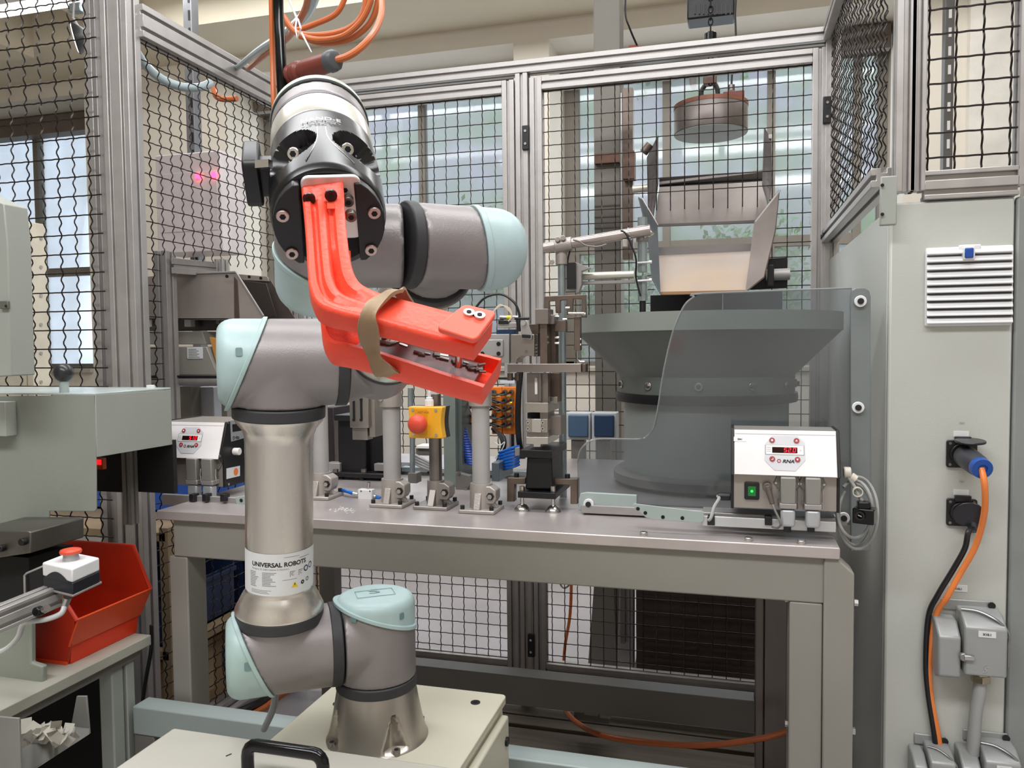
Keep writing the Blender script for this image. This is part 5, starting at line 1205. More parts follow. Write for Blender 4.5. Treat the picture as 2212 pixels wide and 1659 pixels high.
for k in range(60):
    p = WZ(745+rr.gauss(0, 14), 1101+rr.gauss(0, 3), BZ); mb.box((p.x-.001, p.y-.001, BZ), (p.x+rr.uniform(.001, .003), p.y+.001, BZ+.0006))
o = mb.build('crumbs', white_l, stuff=True); tag(o, 'scatter of pale crumbs on the bench right of the upper arm', 'crumbs')
for k, (a, c, lab) in enumerate(((1227, 1270, 'left faded blue bin front behind the bench, beside the steel tower'), (1283, 1326, 'right dark blue bin front behind the bench, beside the feeder drum'))):
    t = thing('storage_bin', lab, 'bin', WY((a+c)/2, 945, 2.36)); bx('frame', mat('bin_frame', 'c9ccd0', .4), a-5, 892, c+5, 950, 2.37, .06, t, .002)
    bx('bin_front', mat('bin_blue_faded', '4a6480', .35) if k == 0 else mat('bin_blue_dark', '1f3a5c', .35), a, 897, c, 944, 2.36, .012, t, .003)
    MB().box((WY((a+c)/2, 900, 2.39).x-.02, 2.38, 0.8), (WY((a+c)/2, 900, 2.39).x+.02, 2.42, WY(1250, 950, 2.39).z)).build('bin_post', paint_d, t)
# ---------------------------------------------------------------- chute
t = thing('tipping_chute', 'worn sheet steel chute with side cheeks above the feeder bowl', 'chute', WY(1530, 600, 2.3))
sh = mat('worn_sheet', '8f8580', .35, .75, .12, 6); shd = mat('dark_sheet', '6a6462', .4, .7, .1, 6); tan = mat('tan_worn_sheet', 'b39d86', .4, .5, .12, 4, col2='9a8f88')
def quad(nm, m_, pts, th, par=None):   # pts: (px,py,Y) corners
    P = [WY(*q) for q in pts]; n_ = (P[1]-P[0]).cross(P[2]-P[0]).normalized(); return MB().prism(P, n_*th).build(nm, m_, par or t, .0008)
quad('upper_back', shd, [(1424, 398, 2.62), (1652, 372, 2.62), (1652, 388, 2.66), (1424, 400, 2.66)], .01)
MB().bp(1424, 376, 1652, 396, 2.66, .02).build('cross_bar', mat('rust_black', '2a2320', .6, .3), t)
quad('upper_tray', sh, [(1424, 404, 2.60), (1650, 392, 2.60), (1658, 478, 2.42), (1414, 486, 2.42)], .004)
quad('tray_lip', shd, [(1412, 484, 2.42), (1659, 474, 2.42), (1659, 481, 2.42), (1412, 490, 2.42)], .006)
quad('left_cheek_upper', shd, [(1397, 340, 2.60), (1422, 290, 2.60), (1422, 400, 2.6), (1410, 480, 2.45), (1400, 478, 2.45)], .005)
quad('right_cheek_upper', shd, [(1652, 275, 2.60), (1666, 300, 2.60), (1668, 400, 2.55), (1660, 440, 2.45), (1648, 400, 2.55)], .005)
quad('lower_tray', tan, [(1420, 552, 2.36), (1624, 542, 2.36), (1612, 628, 2.16), (1426, 632, 2.16)], .004)
quad('tray_back', shd, [(1418, 534, 2.38), (1626, 526, 2.38), (1624, 544, 2.36), (1420, 554, 2.36)], .005)
quad('tray_lip', mat('rust_edge', '7d5a38', .6, .2), [(1426, 630, 2.16), (1612, 626, 2.16), (1611, 633, 2.155), (1427, 637, 2.155)], .003)
quad('left_cheek', mat('cheek_blue_grey', '5f6366', .35, .7, .06), [(1379, 425, 2.38), (1386, 430, 2.38), (1421, 489, 2.34), (1427, 634, 2.14), (1408, 600, 2.18), (1398, 500, 2.3)], .004)
quad('left_cheek_edge', alu_d, [(1386, 430, 2.375), (1421, 489, 2.335), (1423, 489, 2.335), (1389, 430, 2.375)], .006)
quad('right_cheek', sh, [(1685, 411, 2.38), (1631, 480, 2.36), (1612, 632, 2.14), (1652, 600, 2.2), (1676, 500, 2.3)], .004)
quad('right_cheek_edge', alu, [(1685, 409, 2.378), (1630, 479, 2.358), (1632, 482, 2.358), (1686, 413, 2.378)], .006)
quad('side_shadow_plate', bl, [(1640, 560, 2.34), (1700, 556, 2.34), (1700, 622, 2.34), (1620, 626, 2.34)], .004)
MB().cyl(WY(1655, 594, 2.3), WY(1706, 592, 2.3), .016, n=24).build('pivot_shaft', alu_d, t); bx('pivot_block', black, 1658, 572, 1672, 618, 2.28, .03, t, .002)
MB().cyl(WY(1367, 409, 2.62), WY(1400, 406, 2.62), .013).build('pivot_shaft', mat('pale_tube', 'd3d0c4'), t); MB().cyl(WY(1390, 330, 2.6), WY(1404, 312, 2.6), .014).build('pivot_nut', grime, t)
bx('catch', mat('catch_white', 'dedcd0', .3), 1660, 290, 1670, 299, 2.59, .02, t); 
t = thing('bin_lifter_housing', 'black perforated lower housing of the chute behind the feeder bowl', 'housing', WY(1550, 640, 2.34))
bx('black_panel', dark, 1405, 636, 1560, 678, 2.40, .03, t)
bx('slate_panel', mat('slate_panel', '4b5a72', .4), 1562, 630, 1690, 680, 2.40, .03, t)
# ---------------------------------------------------------------- crane, magnet, hoist
YK = 2.92
t = thing('crane_column', 'tall brown-grey square steel column rising behind the fence to the ceiling', 'column', V((WY(1305, 1460, YK).x, YK+.05, 0)))
cgr = mat('column_paint', '837e76', .5, .2, .08, 4)
xa, xb = WY(1283, 300, YK).x, WY(1340, 300, YK).x
MB().box((xa, YK, .0), (xb, YK+.1, ZC)).build('shaft', cgr, t, .003)
for i in range(6): MB().bp(1284, 418+i*24, 1339, 421+i*24, YK-.004, .004).build('band', mat('band_dark', '6b645d', .5), t)
MB().prism([WY(1268, 1464, YK-.01), WY(1334, 1464, YK-.01), WY(1326, 1250, YK-.01), WY(1284, 1250, YK-.01)], Y_*.01).build('base_gusset', cgr, t, .002)
bx('guide_channel', grime, 1345, 190, 1367, 560, YK-.04, .04, t); bx('guide_strip', alu, 1341, 200, 1344, 560, YK-.045, .01, t); bx('trolley_box', rust, 1345, 326, 1370, 386, YK-.09, .05, t)
bx('side_box', rust, 1284, 330, 1338, 352, YK-.02, .02, t)
xj = WY(1548, 100, YK).x
MB().prism([WY(1341, 108, YK+.02), WY(1549, 88, YK+.02), WY(1549, 118, YK+.02), WY(1341, 142, YK+.02)], Y_*.06).build('jib_arm', cgr, t, .003)
bx('red_lug', mat('lug_red', '9c3d2a', .5), 1358, 97, 1378, 106, YK, .03, t)
t = thing('hoist_box', 'black ribbed hoist control box hanging below the ceiling', 'hoist', WY(1535, 20, 2.86))
MB().bp(1484, -70, 1587, 36, 3.1, .1).build('housing', black, t, .006)
for i in range(9): MB().bp(1500+i*9.5, 8, 1503+i*9.5, 30, 3.095, .006).build('fin', mat('fin_black', '2c2c30', .4), t)
MB().bp(1520, -160, 1550, -70, 3.12, .06).build('suspension', paint_d, t)
t = thing('lifting_chain', 'dark chain with hook block hanging between jib arm and magnet', 'chain', WY(1535, 50, 2.95))
zc_, ze_ = WY(1535, -70, 2.95).z, WY(1535, 192, 2.95).z
cx_ = WY(1535, 60, 2.95).x; n_ = int((zc_-ze_)/.021)
for i in range(n_):
    z = zc_-i*.021
    if WY(1535, 90, 2.95).z < z < WY(1535, 68, 2.95).z: continue
    a_, b_ = (X_, Z_) if i % 2 else (Y_, Z_)
    MB().tube([V((cx_, 2.95, z))+a_*.0075*math.cos(q*.785)+b_*.0145*math.sin(q*.785) for q in range(8)], .0027, 6, True).build('link', bl, t)
MB().cyl(WY(1535, 90, 2.95), WY(1535, 71, 2.95), .021, n=20).build('hook_block', black_g, t, .003)
hk = [WY(1545, 182, 2.95), WY(1550, 195, 2.95), WY(1548, 210, 2.95), WY(1533, 220, 2.95), WY(1518, 212, 2.95), WY(1515, 198, 2.95), WY(1522, 186, 2.95)]
MB().tube(catmull(hk), .0085, 10).build('hook', bl, t); bx('swivel', rust, 1519, 140, 1548, 180, 2.94, .04, t, .002)
t = thing('lifting_magnet', 'round rusty steel lifting magnet hanging behind the mesh door', 'magnet', WY(1535, 250, 2.95))
mg = WY(1535, 288, 2.95); mr = .129
MB().lathe(mg, Z_, [(mr, 0), (mr, .095), (mr-.004, .1), (.03, .1)], 64).build('magnet_body', mat('magnet_steel', '8b8480', .4, .5, .15, 7, col2='6f6460'), t, .0, angle=40)
MB().lathe(mg-Z_*.004, Z_, [(mr-.002, 0), (mr-.002, .0041)], 64).build('pole_face', mat('pole_grey', '9aa09c', .5, .3), t)
MB().lathe(mg, Z_, [(mr+.001, .085), (mr+.001, .099), (.05, .1015)], 64).build('rust_band', mat('rust_top', '94624f', .6, .3, .2, 12), t, angle=40)
bx('terminal_box', mat('terminal_red_brown', '7c4034', .5), 1562, 196, 1608, 222, 2.9, .08, t, .003)
MB().cyl(WY(1580, 196, 2.94), WY(1580, 184, 2.94), .012).build('cable_gland', steel, t)
MB().tube([WY(1580, 186, 2.94), WY(1583, 120, 2.94), WY(1590, 90, 2.94), WY(1588, 30, 2.94), WY(1593, -70, 2.94)], .0035, 8).build('supply_cable', black, t)
o = MB().tube(catmull([WY(1354, -60, 2.85), WY(1351, 25, 2.85), WY(1360, 60, 2.86), WY(1376, 98, 2.9)]), .0035, 8).build('black_lead', black); tag(o, 'thin black lead running down to the jib arm beside the column', 'cable')
# ---------------------------------------------------------------- things seen below the bench through the mesh
t = thing('dark_crate', 'large dark brown ribbed crate standing behind the lower fence mesh', 'crate', WY(1500, 1460, 2.75))
zb0_ = .02
xa, xb = WY(1374, 1400, 2.75).x, WY(1660, 1400, 2.75).x; zt_ = WY(1500, 1180, 2.75).z
MB().box((xa, 2.75, .06), (xb, 3.1, zt_)).build('body', mat('crate_brown', '4b3a36', .6, 0, .2, 8, .3, 50), t, .004)
for i in range(8): MB().box((xa+.02, 2.742, .12+i*.055), (xb-.02, 2.75, .13+i*.055)).build('rib', mat('crate_rib', '43332f', .6), t)
MB().box((xa-.02, 2.74, .0), (xb+.02, 3.12, .055)).build('pallet_base', mat('pale_pallet', 'c5bda8', .7), t, .003)
t = thing('steel_stand', 'grey bent sheet steel stand between column and dark crate', 'stand', WY(1350, 1460, 2.8))
MB().prism([WY(1332, 1464, 2.82), WY(1368, 1470, 2.82), WY(1368, 1235, 2.82), WY(1340, 1232, 2.82)], Y_*.05).build('sheet', alu_d, t, .002); MB().bp(1340, 1232, 1350, 1390, 2.8, .02).build('edge_post', paint_d, t)
o = MB().tube(catmull([WY(1232, 1190, 2.65), WY(1234, 1260, 2.65), WY(1231, 1330, 2.65), WY(1220, 1400, 2.65), WY(1216, 1480, 2.68), WY(1224, 1530, 2.66)]), .0055, 8).build('orange_cable', orange_b); tag(o, 'orange cable hanging straight down behind the right mesh door', 'cable')
o = MB().tube(catmull([WY(1222, 1535, 2.3), WY(1245, 1560, 2.2), WY(1300, 1588, 2.05), WY(1400, 1604, 2.0), WY(1520, 1610, 1.99), WY(1640, 1596, 2.0), WY(1700, 1580, 2.02)]), .0075, 10).build('orange_cable', orange); tag(o, 'thick orange cable curving across the dark boards under the bench', 'cable')
o = MB().tube(catmull([WY(1203, 1222, 2.7), WY(1208, 1255, 2.7), WY(1220, 1270, 2.7), WY(1245, 1252, 2.7), WY(1290, 1245, 2.7)]), .0035, 8).build('grey_lead', grey_c); tag(o, 'thin grey lead looping beside the hanging orange cable', 'cable')
t = thing('floor_switch', 'small grey switch box at the foot of the right mesh door', 'switch', WY(1247, 1460, 2.6))
bx('switch_box', paint_d, 1235, 1441, 1258, 1454, 2.6, .03, t, .002); bx('stem', paint_d, 1243, 1454, 1252, 1466, 2.61, .02, t)
t = thing('clamp_unit', 'dark clamp with pale plate lying behind the lower rail', 'clamp', WY(1280, 1545, 2.2))
bx('clamp_body', paint_d, 1240, 1534, 1315, 1560, 2.25, .06, t, .002); bx('pale_plate', mat('pale_plate', 'b0aca0', .5), 1296, 1540, 1316, 1552, 2.24, .02, t); bx('bracket', alu_d, 1262, 1536, 1292, 1546, 2.24, .02, t)
# ---------------------------------------------------------------- left rear: hopper feeder in its aluminium frame
t = thing('hopper_stand', 'aluminium extrusion frame holding the steel hopper at left', 'frame', V((WY(360, 900, 1.95).x, 1.95, BZ)))
def vp(px, y0, y1, Y, w): x = WY(px, (y0+y1)/2, Y).x; return MB().prof(V((x, Y, WY(px, y1, Y).z)), V((x, Y, WY(px, y0, Y).z)), X_, w, Y_, w).build('post', alu_d, t, .001)
vp(361, 543, 905, 1.95, .044); vp(480, 560, 700, 2.1, .03)
MB().prof(WY(380, 575, 1.96), WY(474, 583, 2.1), Y_, .04, Z_, .045).build('beam', alu_d, t, .001)
MB().cyl(WY(320, 822, 1.98), WY(480, 822, 1.98), .016, n=16).build('cross_tube', alu, t)
bx('shelf', black, 318, 811, 480, 815, 1.96, .1, t)
MB().bp(441-22, 836, 441+20, 905, 2.15, .05).build('bright_column', mat('bright_column', 'dfe3ef', .3), t, .004); bx('dark_column', paint, 383, 835, 412, 905, 2.1, .05, t); bx('thin_post', alu_d, 478, 835, 490, 905, 2.1, .03, t)
t = thing('hopper', 'stained stainless hopper trough with angled mouth behind the robot elbow', 'hopper', WY(440, 690, 2.05))
def hq(nm, m_, pts, Y, th=.003, Ys=None): return MB().prism([WY(a, b, (Ys[i] if Ys else Y)) for i, (a, b) in enumerate(pts)], V((0, th, 0))).build(nm, m_, t, .0008)
hq('front_sheet', stain, [(313, 598), (380, 592), (508, 588), (568, 682), (560, 692), (313, 690)], 2.02)
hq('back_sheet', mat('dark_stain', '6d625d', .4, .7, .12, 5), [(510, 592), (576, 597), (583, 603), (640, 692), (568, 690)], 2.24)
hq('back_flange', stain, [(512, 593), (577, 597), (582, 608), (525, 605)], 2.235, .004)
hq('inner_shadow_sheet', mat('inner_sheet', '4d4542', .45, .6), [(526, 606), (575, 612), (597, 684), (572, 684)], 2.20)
MB().prism([WY(313, 690, 2.02), WY(565, 690, 2.02), WY(580, 690, 2.24), WY(330, 690, 2.24)], Z_*.003).build('bottom_sheet', shd, t)
hq('weld_streak', mat('weld_brown', '5d4c45', .5, .5), [(505, 596), (513, 606), (517, 688), (506, 688)], 2.018, .0012)
hq('rim_edge', alu, [(380, 589), (508, 585), (511, 588), (570, 682), (567, 683), (508, 589), (380, 593)], 2.016, .004)
for a, b in ((491, 597), (539, 598), (564, 601)): p = WY(a, b, 2.0 if a < 500 else 2.22); MB().cyl(p, p-Y_*.003, .005, n=16).build('hole_rim', black, t)
t = thing('linear_feeder', 'grey feeder housing with paper rating label under the stainless hopper', 'feeder', WY(430, 810, 2.05))
P, v = px_poly([(320, 716), (437, 716), (445, 744), (320, 744)], 2.04, .12); MB().prism(P, v).build('upper_housing', paint, t, .002)
P, v = px_poly([(320, 749), (446, 749), (470, 810), (320, 810)], 2.02, .15); MB().prism(P, v).build('lower_housing', paint, t, .002)
bx('spring_bar', shd, 320, 690, 480, 714, 2.1, .06, t); bx('rating_label', sticker, 404, 750, 438, 775, 2.0185, .001, t)
for j in range(6): MB().bp(407, 754+j*3.4, 424+(j*5) % 9, 755+j*3.4, 2.0178, .0006).build('fine_print', greyink, t)
P, v = px_poly([(452, 728), (470, 732), (489, 812), (474, 812)], 2.03, .05); MB().prism(P, v).build('orange_board', mat('orange_board', 'c98d45', .5), t, .001)
for a, b in ((320, 700), (404, 700)): bx('clip_block', white, a-6, 690, a+8, 706, 2.06, .02, t)
# ---------------------------------------------------------------- left machine in the foreground
XM = -1.16
def WXm(a, b): return WX(a, b, XM)
c_top = WX(206, 853, XM); yA = c_top.y; zA = c_top.z; yB_ = WX(369, 843, XM).y
t = thing('machine_hood', 'light grey sheet metal machine hood with black ball knob, left foreground', 'hood', (XM-.3, yA+.1, zA-.3))
zlow = WX(208, 988, XM).z; zlow2 = WX(370, 961, XM).z
MB().prism([V((XM, yA, zA)), V((XM, yB_, zA-.002)), V((XM, yB_, zlow2)), V((XM, yA, zlow))], -X_*.003).build('right_side', paint_s, t, .001)
ff = [WY(206, 853, yA), WY(208, 1098, yA), WY(205, 1105, yA), WY(107, 1104, yA), WY(104, 1151, yA), WY(-60, 1153, yA), WY(-60, 857, yA)]
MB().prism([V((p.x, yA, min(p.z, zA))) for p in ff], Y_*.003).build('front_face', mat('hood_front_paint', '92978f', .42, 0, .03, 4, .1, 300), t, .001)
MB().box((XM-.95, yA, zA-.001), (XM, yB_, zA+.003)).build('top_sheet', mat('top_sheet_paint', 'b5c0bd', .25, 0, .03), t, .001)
kp = WZ(139, 848, zA+.003); MB().cyl(kp, kp+Z_*.028, .0085).build('knob_stem', lblue, t); MB().sphere(kp+Z_*.038, .0185, 14).build('ball_knob', mat('knob_black', '2b2b2e', .3), t)
bx('catch', white, 316, 832, 328, 842, yB_-.01, .01, t)
# dark interior below the hood, its shade put in as near-black sheets
yI = yB_+.0
xI0, xI1 = WY(106, 1000, yI).x, WY(374, 1000, yI).x
t = thing('dark_interior', 'near-black sheets standing for the dark interior below the grey machine hood', 'panel', (XM, yI, .9))
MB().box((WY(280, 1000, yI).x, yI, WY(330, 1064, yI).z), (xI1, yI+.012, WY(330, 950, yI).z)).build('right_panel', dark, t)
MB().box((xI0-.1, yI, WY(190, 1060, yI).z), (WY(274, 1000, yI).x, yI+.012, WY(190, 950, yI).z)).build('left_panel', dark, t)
MB().prof(V((WY(287, 1000, yI-.01).x, yI-.02, WY(280, 1068, yI).z-.06)), V((WY(287, 1000, yI-.01).x, yI-.02, WY(280, 955, yI).z)), X_, .022, Y_, .022, sw=.005, sd=.005).build('support_profile', paint_d, t)
t = thing('indicator_lamp', 'small orange-framed red indicator lamp under the machine hood', 'indicator', WY(214, 1003, yA+.06))
MB().bp(206, 990, 222, 1014, yA+.06, .01).build('frame', mat('frame_orange', 'b4501e', .5), t, .001); MB().bp(207, 993, 217, 1004, yA+.058, .003).build('lens', mat('lens_red', 'e01820', .3, emit=1.2), t)
# side control column at the far left edge
t = thing('control_column', 'grey control column with small lock at the left edge of the picture', 'column', WY(5, 780, 1.12))
MB().prism([WY(-80, 400, 1.12), WY(8, 440, 1.12), WY(16, 525, 1.12), WY(25, 812, 1.12), WY(-80, 818, 1.12)], Y_*.05).build('housing', paint_s, t, .002); MB().bp(-2, 650, 16, 667, 1.114, .006).build('lock_plate', mat('lock_grey', '77766f', .4, .4), t, .001)
p = WY(13, 661, 1.113); MB().cyl(p, p-Y_*.001, .0022).build('keyhole', dark, t)
t = thing('hood_bracket', 'small grey angle bracket fixed to the hood front at left edge', 'bracket', WY(5, 920, yA-.03))
MB().bp(-60, 868, 12, 942, yA-.025, .025).build('plate', paint_s, t, .001)
# table
XT, ZT2 = -1.2, H-.612
yT1 = WX(326, 1356, XT).y
t = thing('machine_table', 'grey steel machine table with square legs at lower left', 'table', (XT-.4, 1.1, 0))
MB().box((XT-1.0, .55, ZT2-.022), (XT, yT1, ZT2)).build('tabletop', mat('table_paint', 'b2b1a4', .45, 0, .05, 6), t, .002)
MB().box((XT-1.0, .55, ZT2-.042), (XT-.012, yT1-.02, ZT2-.0225)).build('table_frame', paint_d, t, .001)
def leg(a, c, Y, nm='leg'): x0, x1 = WY(a, 1500, Y).x, WY(c, 1500, Y).x; return MB().box((x0, Y, 0), (x1, Y+.06, ZT2-.043)).build(nm, paint_s, t, .003)
yl0 = WX(243, 1500, XT-.02).y; yl1 = WX(268, 1500, XT-.02).y; xl0 = WY(214, 1500, yl0).x
MB().box((xl0, yl0, 0), (XT-.02, yl1, ZT2-.043)).build('leg', paint_s, t, .003)
MB().box((xl0, yl1+.004, 0), (XT-.016, WX(292, 1500, XT-.016).y, ZT2-.043)).build('leg_cladding', paint_s, t, .002)
# front tray / shelf below
MB().box((XT-1.0, .6, .20), (WX(212, 1590, XT-.05).x, 1.15, .215)).build('lower_shelf', paint_s, t, .002)
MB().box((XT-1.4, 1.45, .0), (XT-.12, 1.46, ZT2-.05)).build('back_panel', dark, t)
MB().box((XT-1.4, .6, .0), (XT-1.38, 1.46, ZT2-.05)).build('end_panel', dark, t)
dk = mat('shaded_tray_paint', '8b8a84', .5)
t = thing('scrap_tray', 'grey open sheet metal scrap tray full of paper bits on the low shelf', 'tray', WY(100, 1600, 1.05))
zt3 = .235
YT_ = .98
P = [WY(34, 1560, 1.1), WY(70, 1580, 1.1)]
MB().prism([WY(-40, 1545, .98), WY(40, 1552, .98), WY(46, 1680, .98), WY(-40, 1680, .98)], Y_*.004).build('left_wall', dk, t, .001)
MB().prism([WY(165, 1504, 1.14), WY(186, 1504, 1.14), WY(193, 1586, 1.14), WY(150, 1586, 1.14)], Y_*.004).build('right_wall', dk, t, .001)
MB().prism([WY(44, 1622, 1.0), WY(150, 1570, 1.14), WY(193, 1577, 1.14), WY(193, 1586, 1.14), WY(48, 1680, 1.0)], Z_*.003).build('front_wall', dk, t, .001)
rr = random.Random(6); mb = MB()
for k in range(90):
    c_ = WY(95+rr.gauss(0, 28), 1588+rr.gauss(0, 9), 1.06+rr.uniform(-.03, .05)); a_ = V((rr.uniform(-1, 1), rr.uniform(-1, 1), rr.uniform(-1, 1))).normalized()*.012; b_ = a_.orthogonal().normalized()*.008
    mb.add([c_-a_-b_, c_+a_-b_, c_+a_+b_, c_-a_+b_], [(0, 1, 2, 3)])
mb.build('paper_scraps', mat('scrap_paper', 'c9c4b8', .8), t, stuff=True)
# red storage bin
t = thing('stacking_bin', 'large red-orange plastic stacking bin with raised front scoop on the table', 'storage bin', (XT-.2, 1.3, ZT2))
rb1, rb2 = mat('bin_red_inner', 'c2301a', .4, 0, .06, 12), mat('bin_red', 'd0351a', .38, 0, .05, 12)
Xr = XT-.045; yb0, yb1 = WX(150, 1432, Xr).y, WX(292, 1378, Xr).y
zt_ = ZT2+.185; Xl = Xr-.30
def bq(nm, pts, m_=rb2, th=.004, d=None):
    P = [V(p) for p in pts]; n_ = d or (P[1]-P[0]).cross(P[2]-P[0]).normalized(); return MB().prism(P, n_*th).build(nm, m_, t, .0012)
bq('floor_panel', [(Xl, yb0, ZT2), (Xr, yb0, ZT2), (Xr, yb1, ZT2), (Xl, yb1, ZT2)], rb1, .004, Z_)
zf = ZT2+.050; zf2 = ZT2+.093
bq('near_wall', [(Xl, yb0-.0, ZT2), (Xr, yb0, ZT2), (Xr+.03, yb0-.01, zf2), (Xr-.02, yb0-.012, zt_), (Xl, yb0-.012, zt_)], rb1, .004, -Y_)
bq('far_wall', [(Xl, yb1, ZT2), (Xr, yb1, ZT2), (Xr+.006, yb1+.004, zf), (Xr+.032, yb1+.01, zf2), (Xr-.01, yb1+.012, zt_), (Xl, yb1+.012, zt_)], rb2, .004, Y_)
bq('back_wall', [(Xl, yb0, ZT2), (Xl, yb1, ZT2), (Xl, yb1, zt_), (Xl, yb0, zt_)], rb1, .004, -X_)
bq('front_wall', [(Xr, yb0, ZT2), (Xr, yb1, ZT2), (Xr+.006, yb1+.004, zf), (Xr+.006, yb0-.004, zf)], mat('bin_red_front', 'e23c1c', .35), .004, X_)
bq('scoop_lip', [(Xr+.007, yb0-.010, zf-.012), (Xr+.007, yb1+.008, zf-.012), (Xr+.034, yb1+.012, zf2+.004), (Xr+.034, yb0-.012, zf2+.004)], mat('bin_orange_lip', 'f05424', .35), .004, (X_-Z_*.4).normalized())
MB().tube([(Xr+.034, yb0-.012, zf2), (Xr-.03, yb0-.016, zt_), (Xl, yb0-.016, zt_)], .004, 8).build('rim', rb2, t); MB().tube([(Xr+.034, yb1+.012, zf2), (Xr-.01, yb1+.016, zt_), (Xl, yb1+.016, zt_)], .004, 8).build('rim', rb2, t)
MB().box((Xl, yb0-.008, ZT2), (Xr, yb0-.003, ZT2+.006)).build('foot_ridge', mat('bin_orange_lip', 'f05424'), t)
# machine bed and profile arm with white emergency stop
t = thing('machine_block', 'grey-green painted machine base block below the hood at left edge', 'machine', WY(30, 1400, 1.15))
MB().prism([WY(-80, 1255, 1.14), WY(66, 1255, 1.14), WY(67, 1432, 1.14), WY(92, 1440, 1.14), WY(92, 1478, 1.14), WY(-80, 1560, 1.14)], Y_*.012).build('block', mat('base_greygreen', '8f958b', .45, 0, .05, 6), t, .003)
t = thing('guide_carriage', 'dark steel carriage block with socket screws at left edge', 'machine part', WY(30, 1200, 1.12))
MB().prism([WY(-70, 1147, 1.1), WY(60, 1147, 1.1), WY(66, 1150, 1.1), WY(66, 1195, 1.1), WY(-70, 1215, 1.1)], Y_*.12).build('carriage_top', mat('worn_dark_steel', '6b6862', .4, .7, .1), t, .002)
MB().bp(-70, 1200, 64, 1300, 1.13, .1).build('dark_inner', dark, t); 
for a, b in ((9, 1183), (55, 1169)): p = WY(a, b, 1.098); MB().cyl(p, p-Y_*.01, .0065, n=16).build('cap_screw', bl, t, .001)
for a, b in ((42, 1296), (30, 1310)): p = WY(a, b, 1.10); MB().sphere(p, .008, 8).build('grip', black_g, t)
ya = .95
A, B = WY(-90, 1372, .90), WY(122, 1284, 1.06)
d = (B-A).normalized(); up_ = (Z_-d*d.z).normalized(); sd_ = d.cross(up_)
t = thing('extrusion_boom', 'aluminium extrusion arm reaching in from the left edge with black knob', 'arm', (A+B)/2)
MB().prof(A-up_*.0, B, up_, .036, sd_, .03, 2, 1, sw=.006, sd=.006).build('extrusion', alu, t, .001)
p = WY(90, 1318, 1.0); MB().cyl(p, p-Y_*.012, .008, n=16).build('clamp_knob', black_g, t, .002); MB().cyl(WY(95, 1317, .985), WY(102, 1313, .98), .005).build('knob_tip', steel, t)
MB().tube(catmull([WY(140, 1306, 1.05), WY(132, 1325, 1.04), WY(100, 1338, 1.03), WY(60, 1343, 1.02), WY(48, 1352, 1.02), WY(38, 1378, 1.02), WY(10, 1404, 1.02), WY(-30, 1415, 1.02)]), .0045, 10).build('white_cable', mat('pale_cable', 'cfd0d0', .35), t)
MB().cyl(WY(146, 1290, 1.05), WY(140, 1308, 1.05), .007, .006).build('cable_gland', steel_l, t)
e = thing('emergency_stop', 'white and black emergency stop box with red mushroom on the extrusion arm', 'emergency stop', WY(150, 1260, 1.05))
YW = 1.05
q0, q1, q2 = WY(91, 1230, YW), WY(156, 1242, YW-.02), WY(216, 1228, YW+.05)
ex_ = V((q2.x-q1.x, q2.y-q1.y, 0)); ey_ = V((q0.x-q1.x, q0.y-q1.y, 0)); 
c0_ = V((q1.x, q1.y, 0)); z1_, z2_, z3_ = WY(156, 1285, YW-.02).z, WY(156, 1262, YW-.02).z, WY(156, 1229, YW-.02).z
f4 = lambda z, k=1: [V((c0_.x, c0_.y, z)), V((c0_.x, c0_.y, z))+ex_*k, V((c0_.x, c0_.y, z))+ex_*k+ey_*k, V((c0_.x, c0_.y, z))+ey_*k]
MB().prism(f4(z1_), Z_*(z2_-z1_+.002)).build('black_base', mat('estop_navy_black', '1b1d26', .4), e, .002)
MB().prism(f4(z2_+.002), Z_*(z3_-z2_-.002)).build('white_cover', white, e, .003, seg=3)
mid = V((c0_.x, c0_.y, z3_))+ex_*.5+ey_*.5
MB().lathe(mid, Z_, [(.0135, 0), (.012, .006), (.012, .011)], 28).build('silver_collar', mat('collar_grey', 'b4b6b8', .3, .4), e)
MB().lathe(mid+Z_*.010, Z_, [(.009, 0), (.0165, .002), (.0175, .005), (.016, .008), (.008, .010), (0, .0104)], 32).build('mushroom_button', mat('button_orange_red', 'df5034', .4), e, angle=60)
nfl = (-ey_.cross(Z_)).normalized()
# arch on the black base
ap = [c0_+ey_*(.10+.8*k/12)+Z_*(z2_+.001+.014*math.sin(math.pi*k/12)) for k in range(13)]
outn = ey_.cross(Z_).normalized()
if outn.dot(CAM-ap[0]) < 0: outn = -outn
MB().prism([p+outn*.0005 for p in ap], outn*.001).build('base_arch', MATS['estop_navy_black'], e)
MB().prism([p for p in f4(z1_-.004, 1.06)], Z_*.004).build('mounting_plate', alu_d, e, .001)
t = thing('cover_frame', 'black plate with pale rim bent beside the white emergency stop', 'plate', WY(70, 1255, 1.03))
P = [WY(56, 1241, 1.05), WY(93, 1224, 1.06), WY(93, 1278, 1.06), WY(56, 1286, 1.05)]
MB().prism(P, Y_*.002).build('black_plate', black, t); MB().tube([WY(93, 1223, 1.055), WY(58, 1238, 1.045), WY(53, 1243, 1.045), WY(54, 1282, 1.045), WY(60, 1287, 1.045), WY(88, 1279, 1.05)], .0018, 6).build('wire_rim', alu, t)
o = MB().tube(catmull([WY(327, 1350, 1.42), WY(327, 1400, 1.42), WY(315, 1470, 1.42), WY(308, 1530, 1.42), WY(315, 1575, 1.42), WY(335, 1595, 1.42)]), .0042, 8).build('black_cable', black); tag(o, 'black cable hanging from the table corner beside the fence post', 'cable')
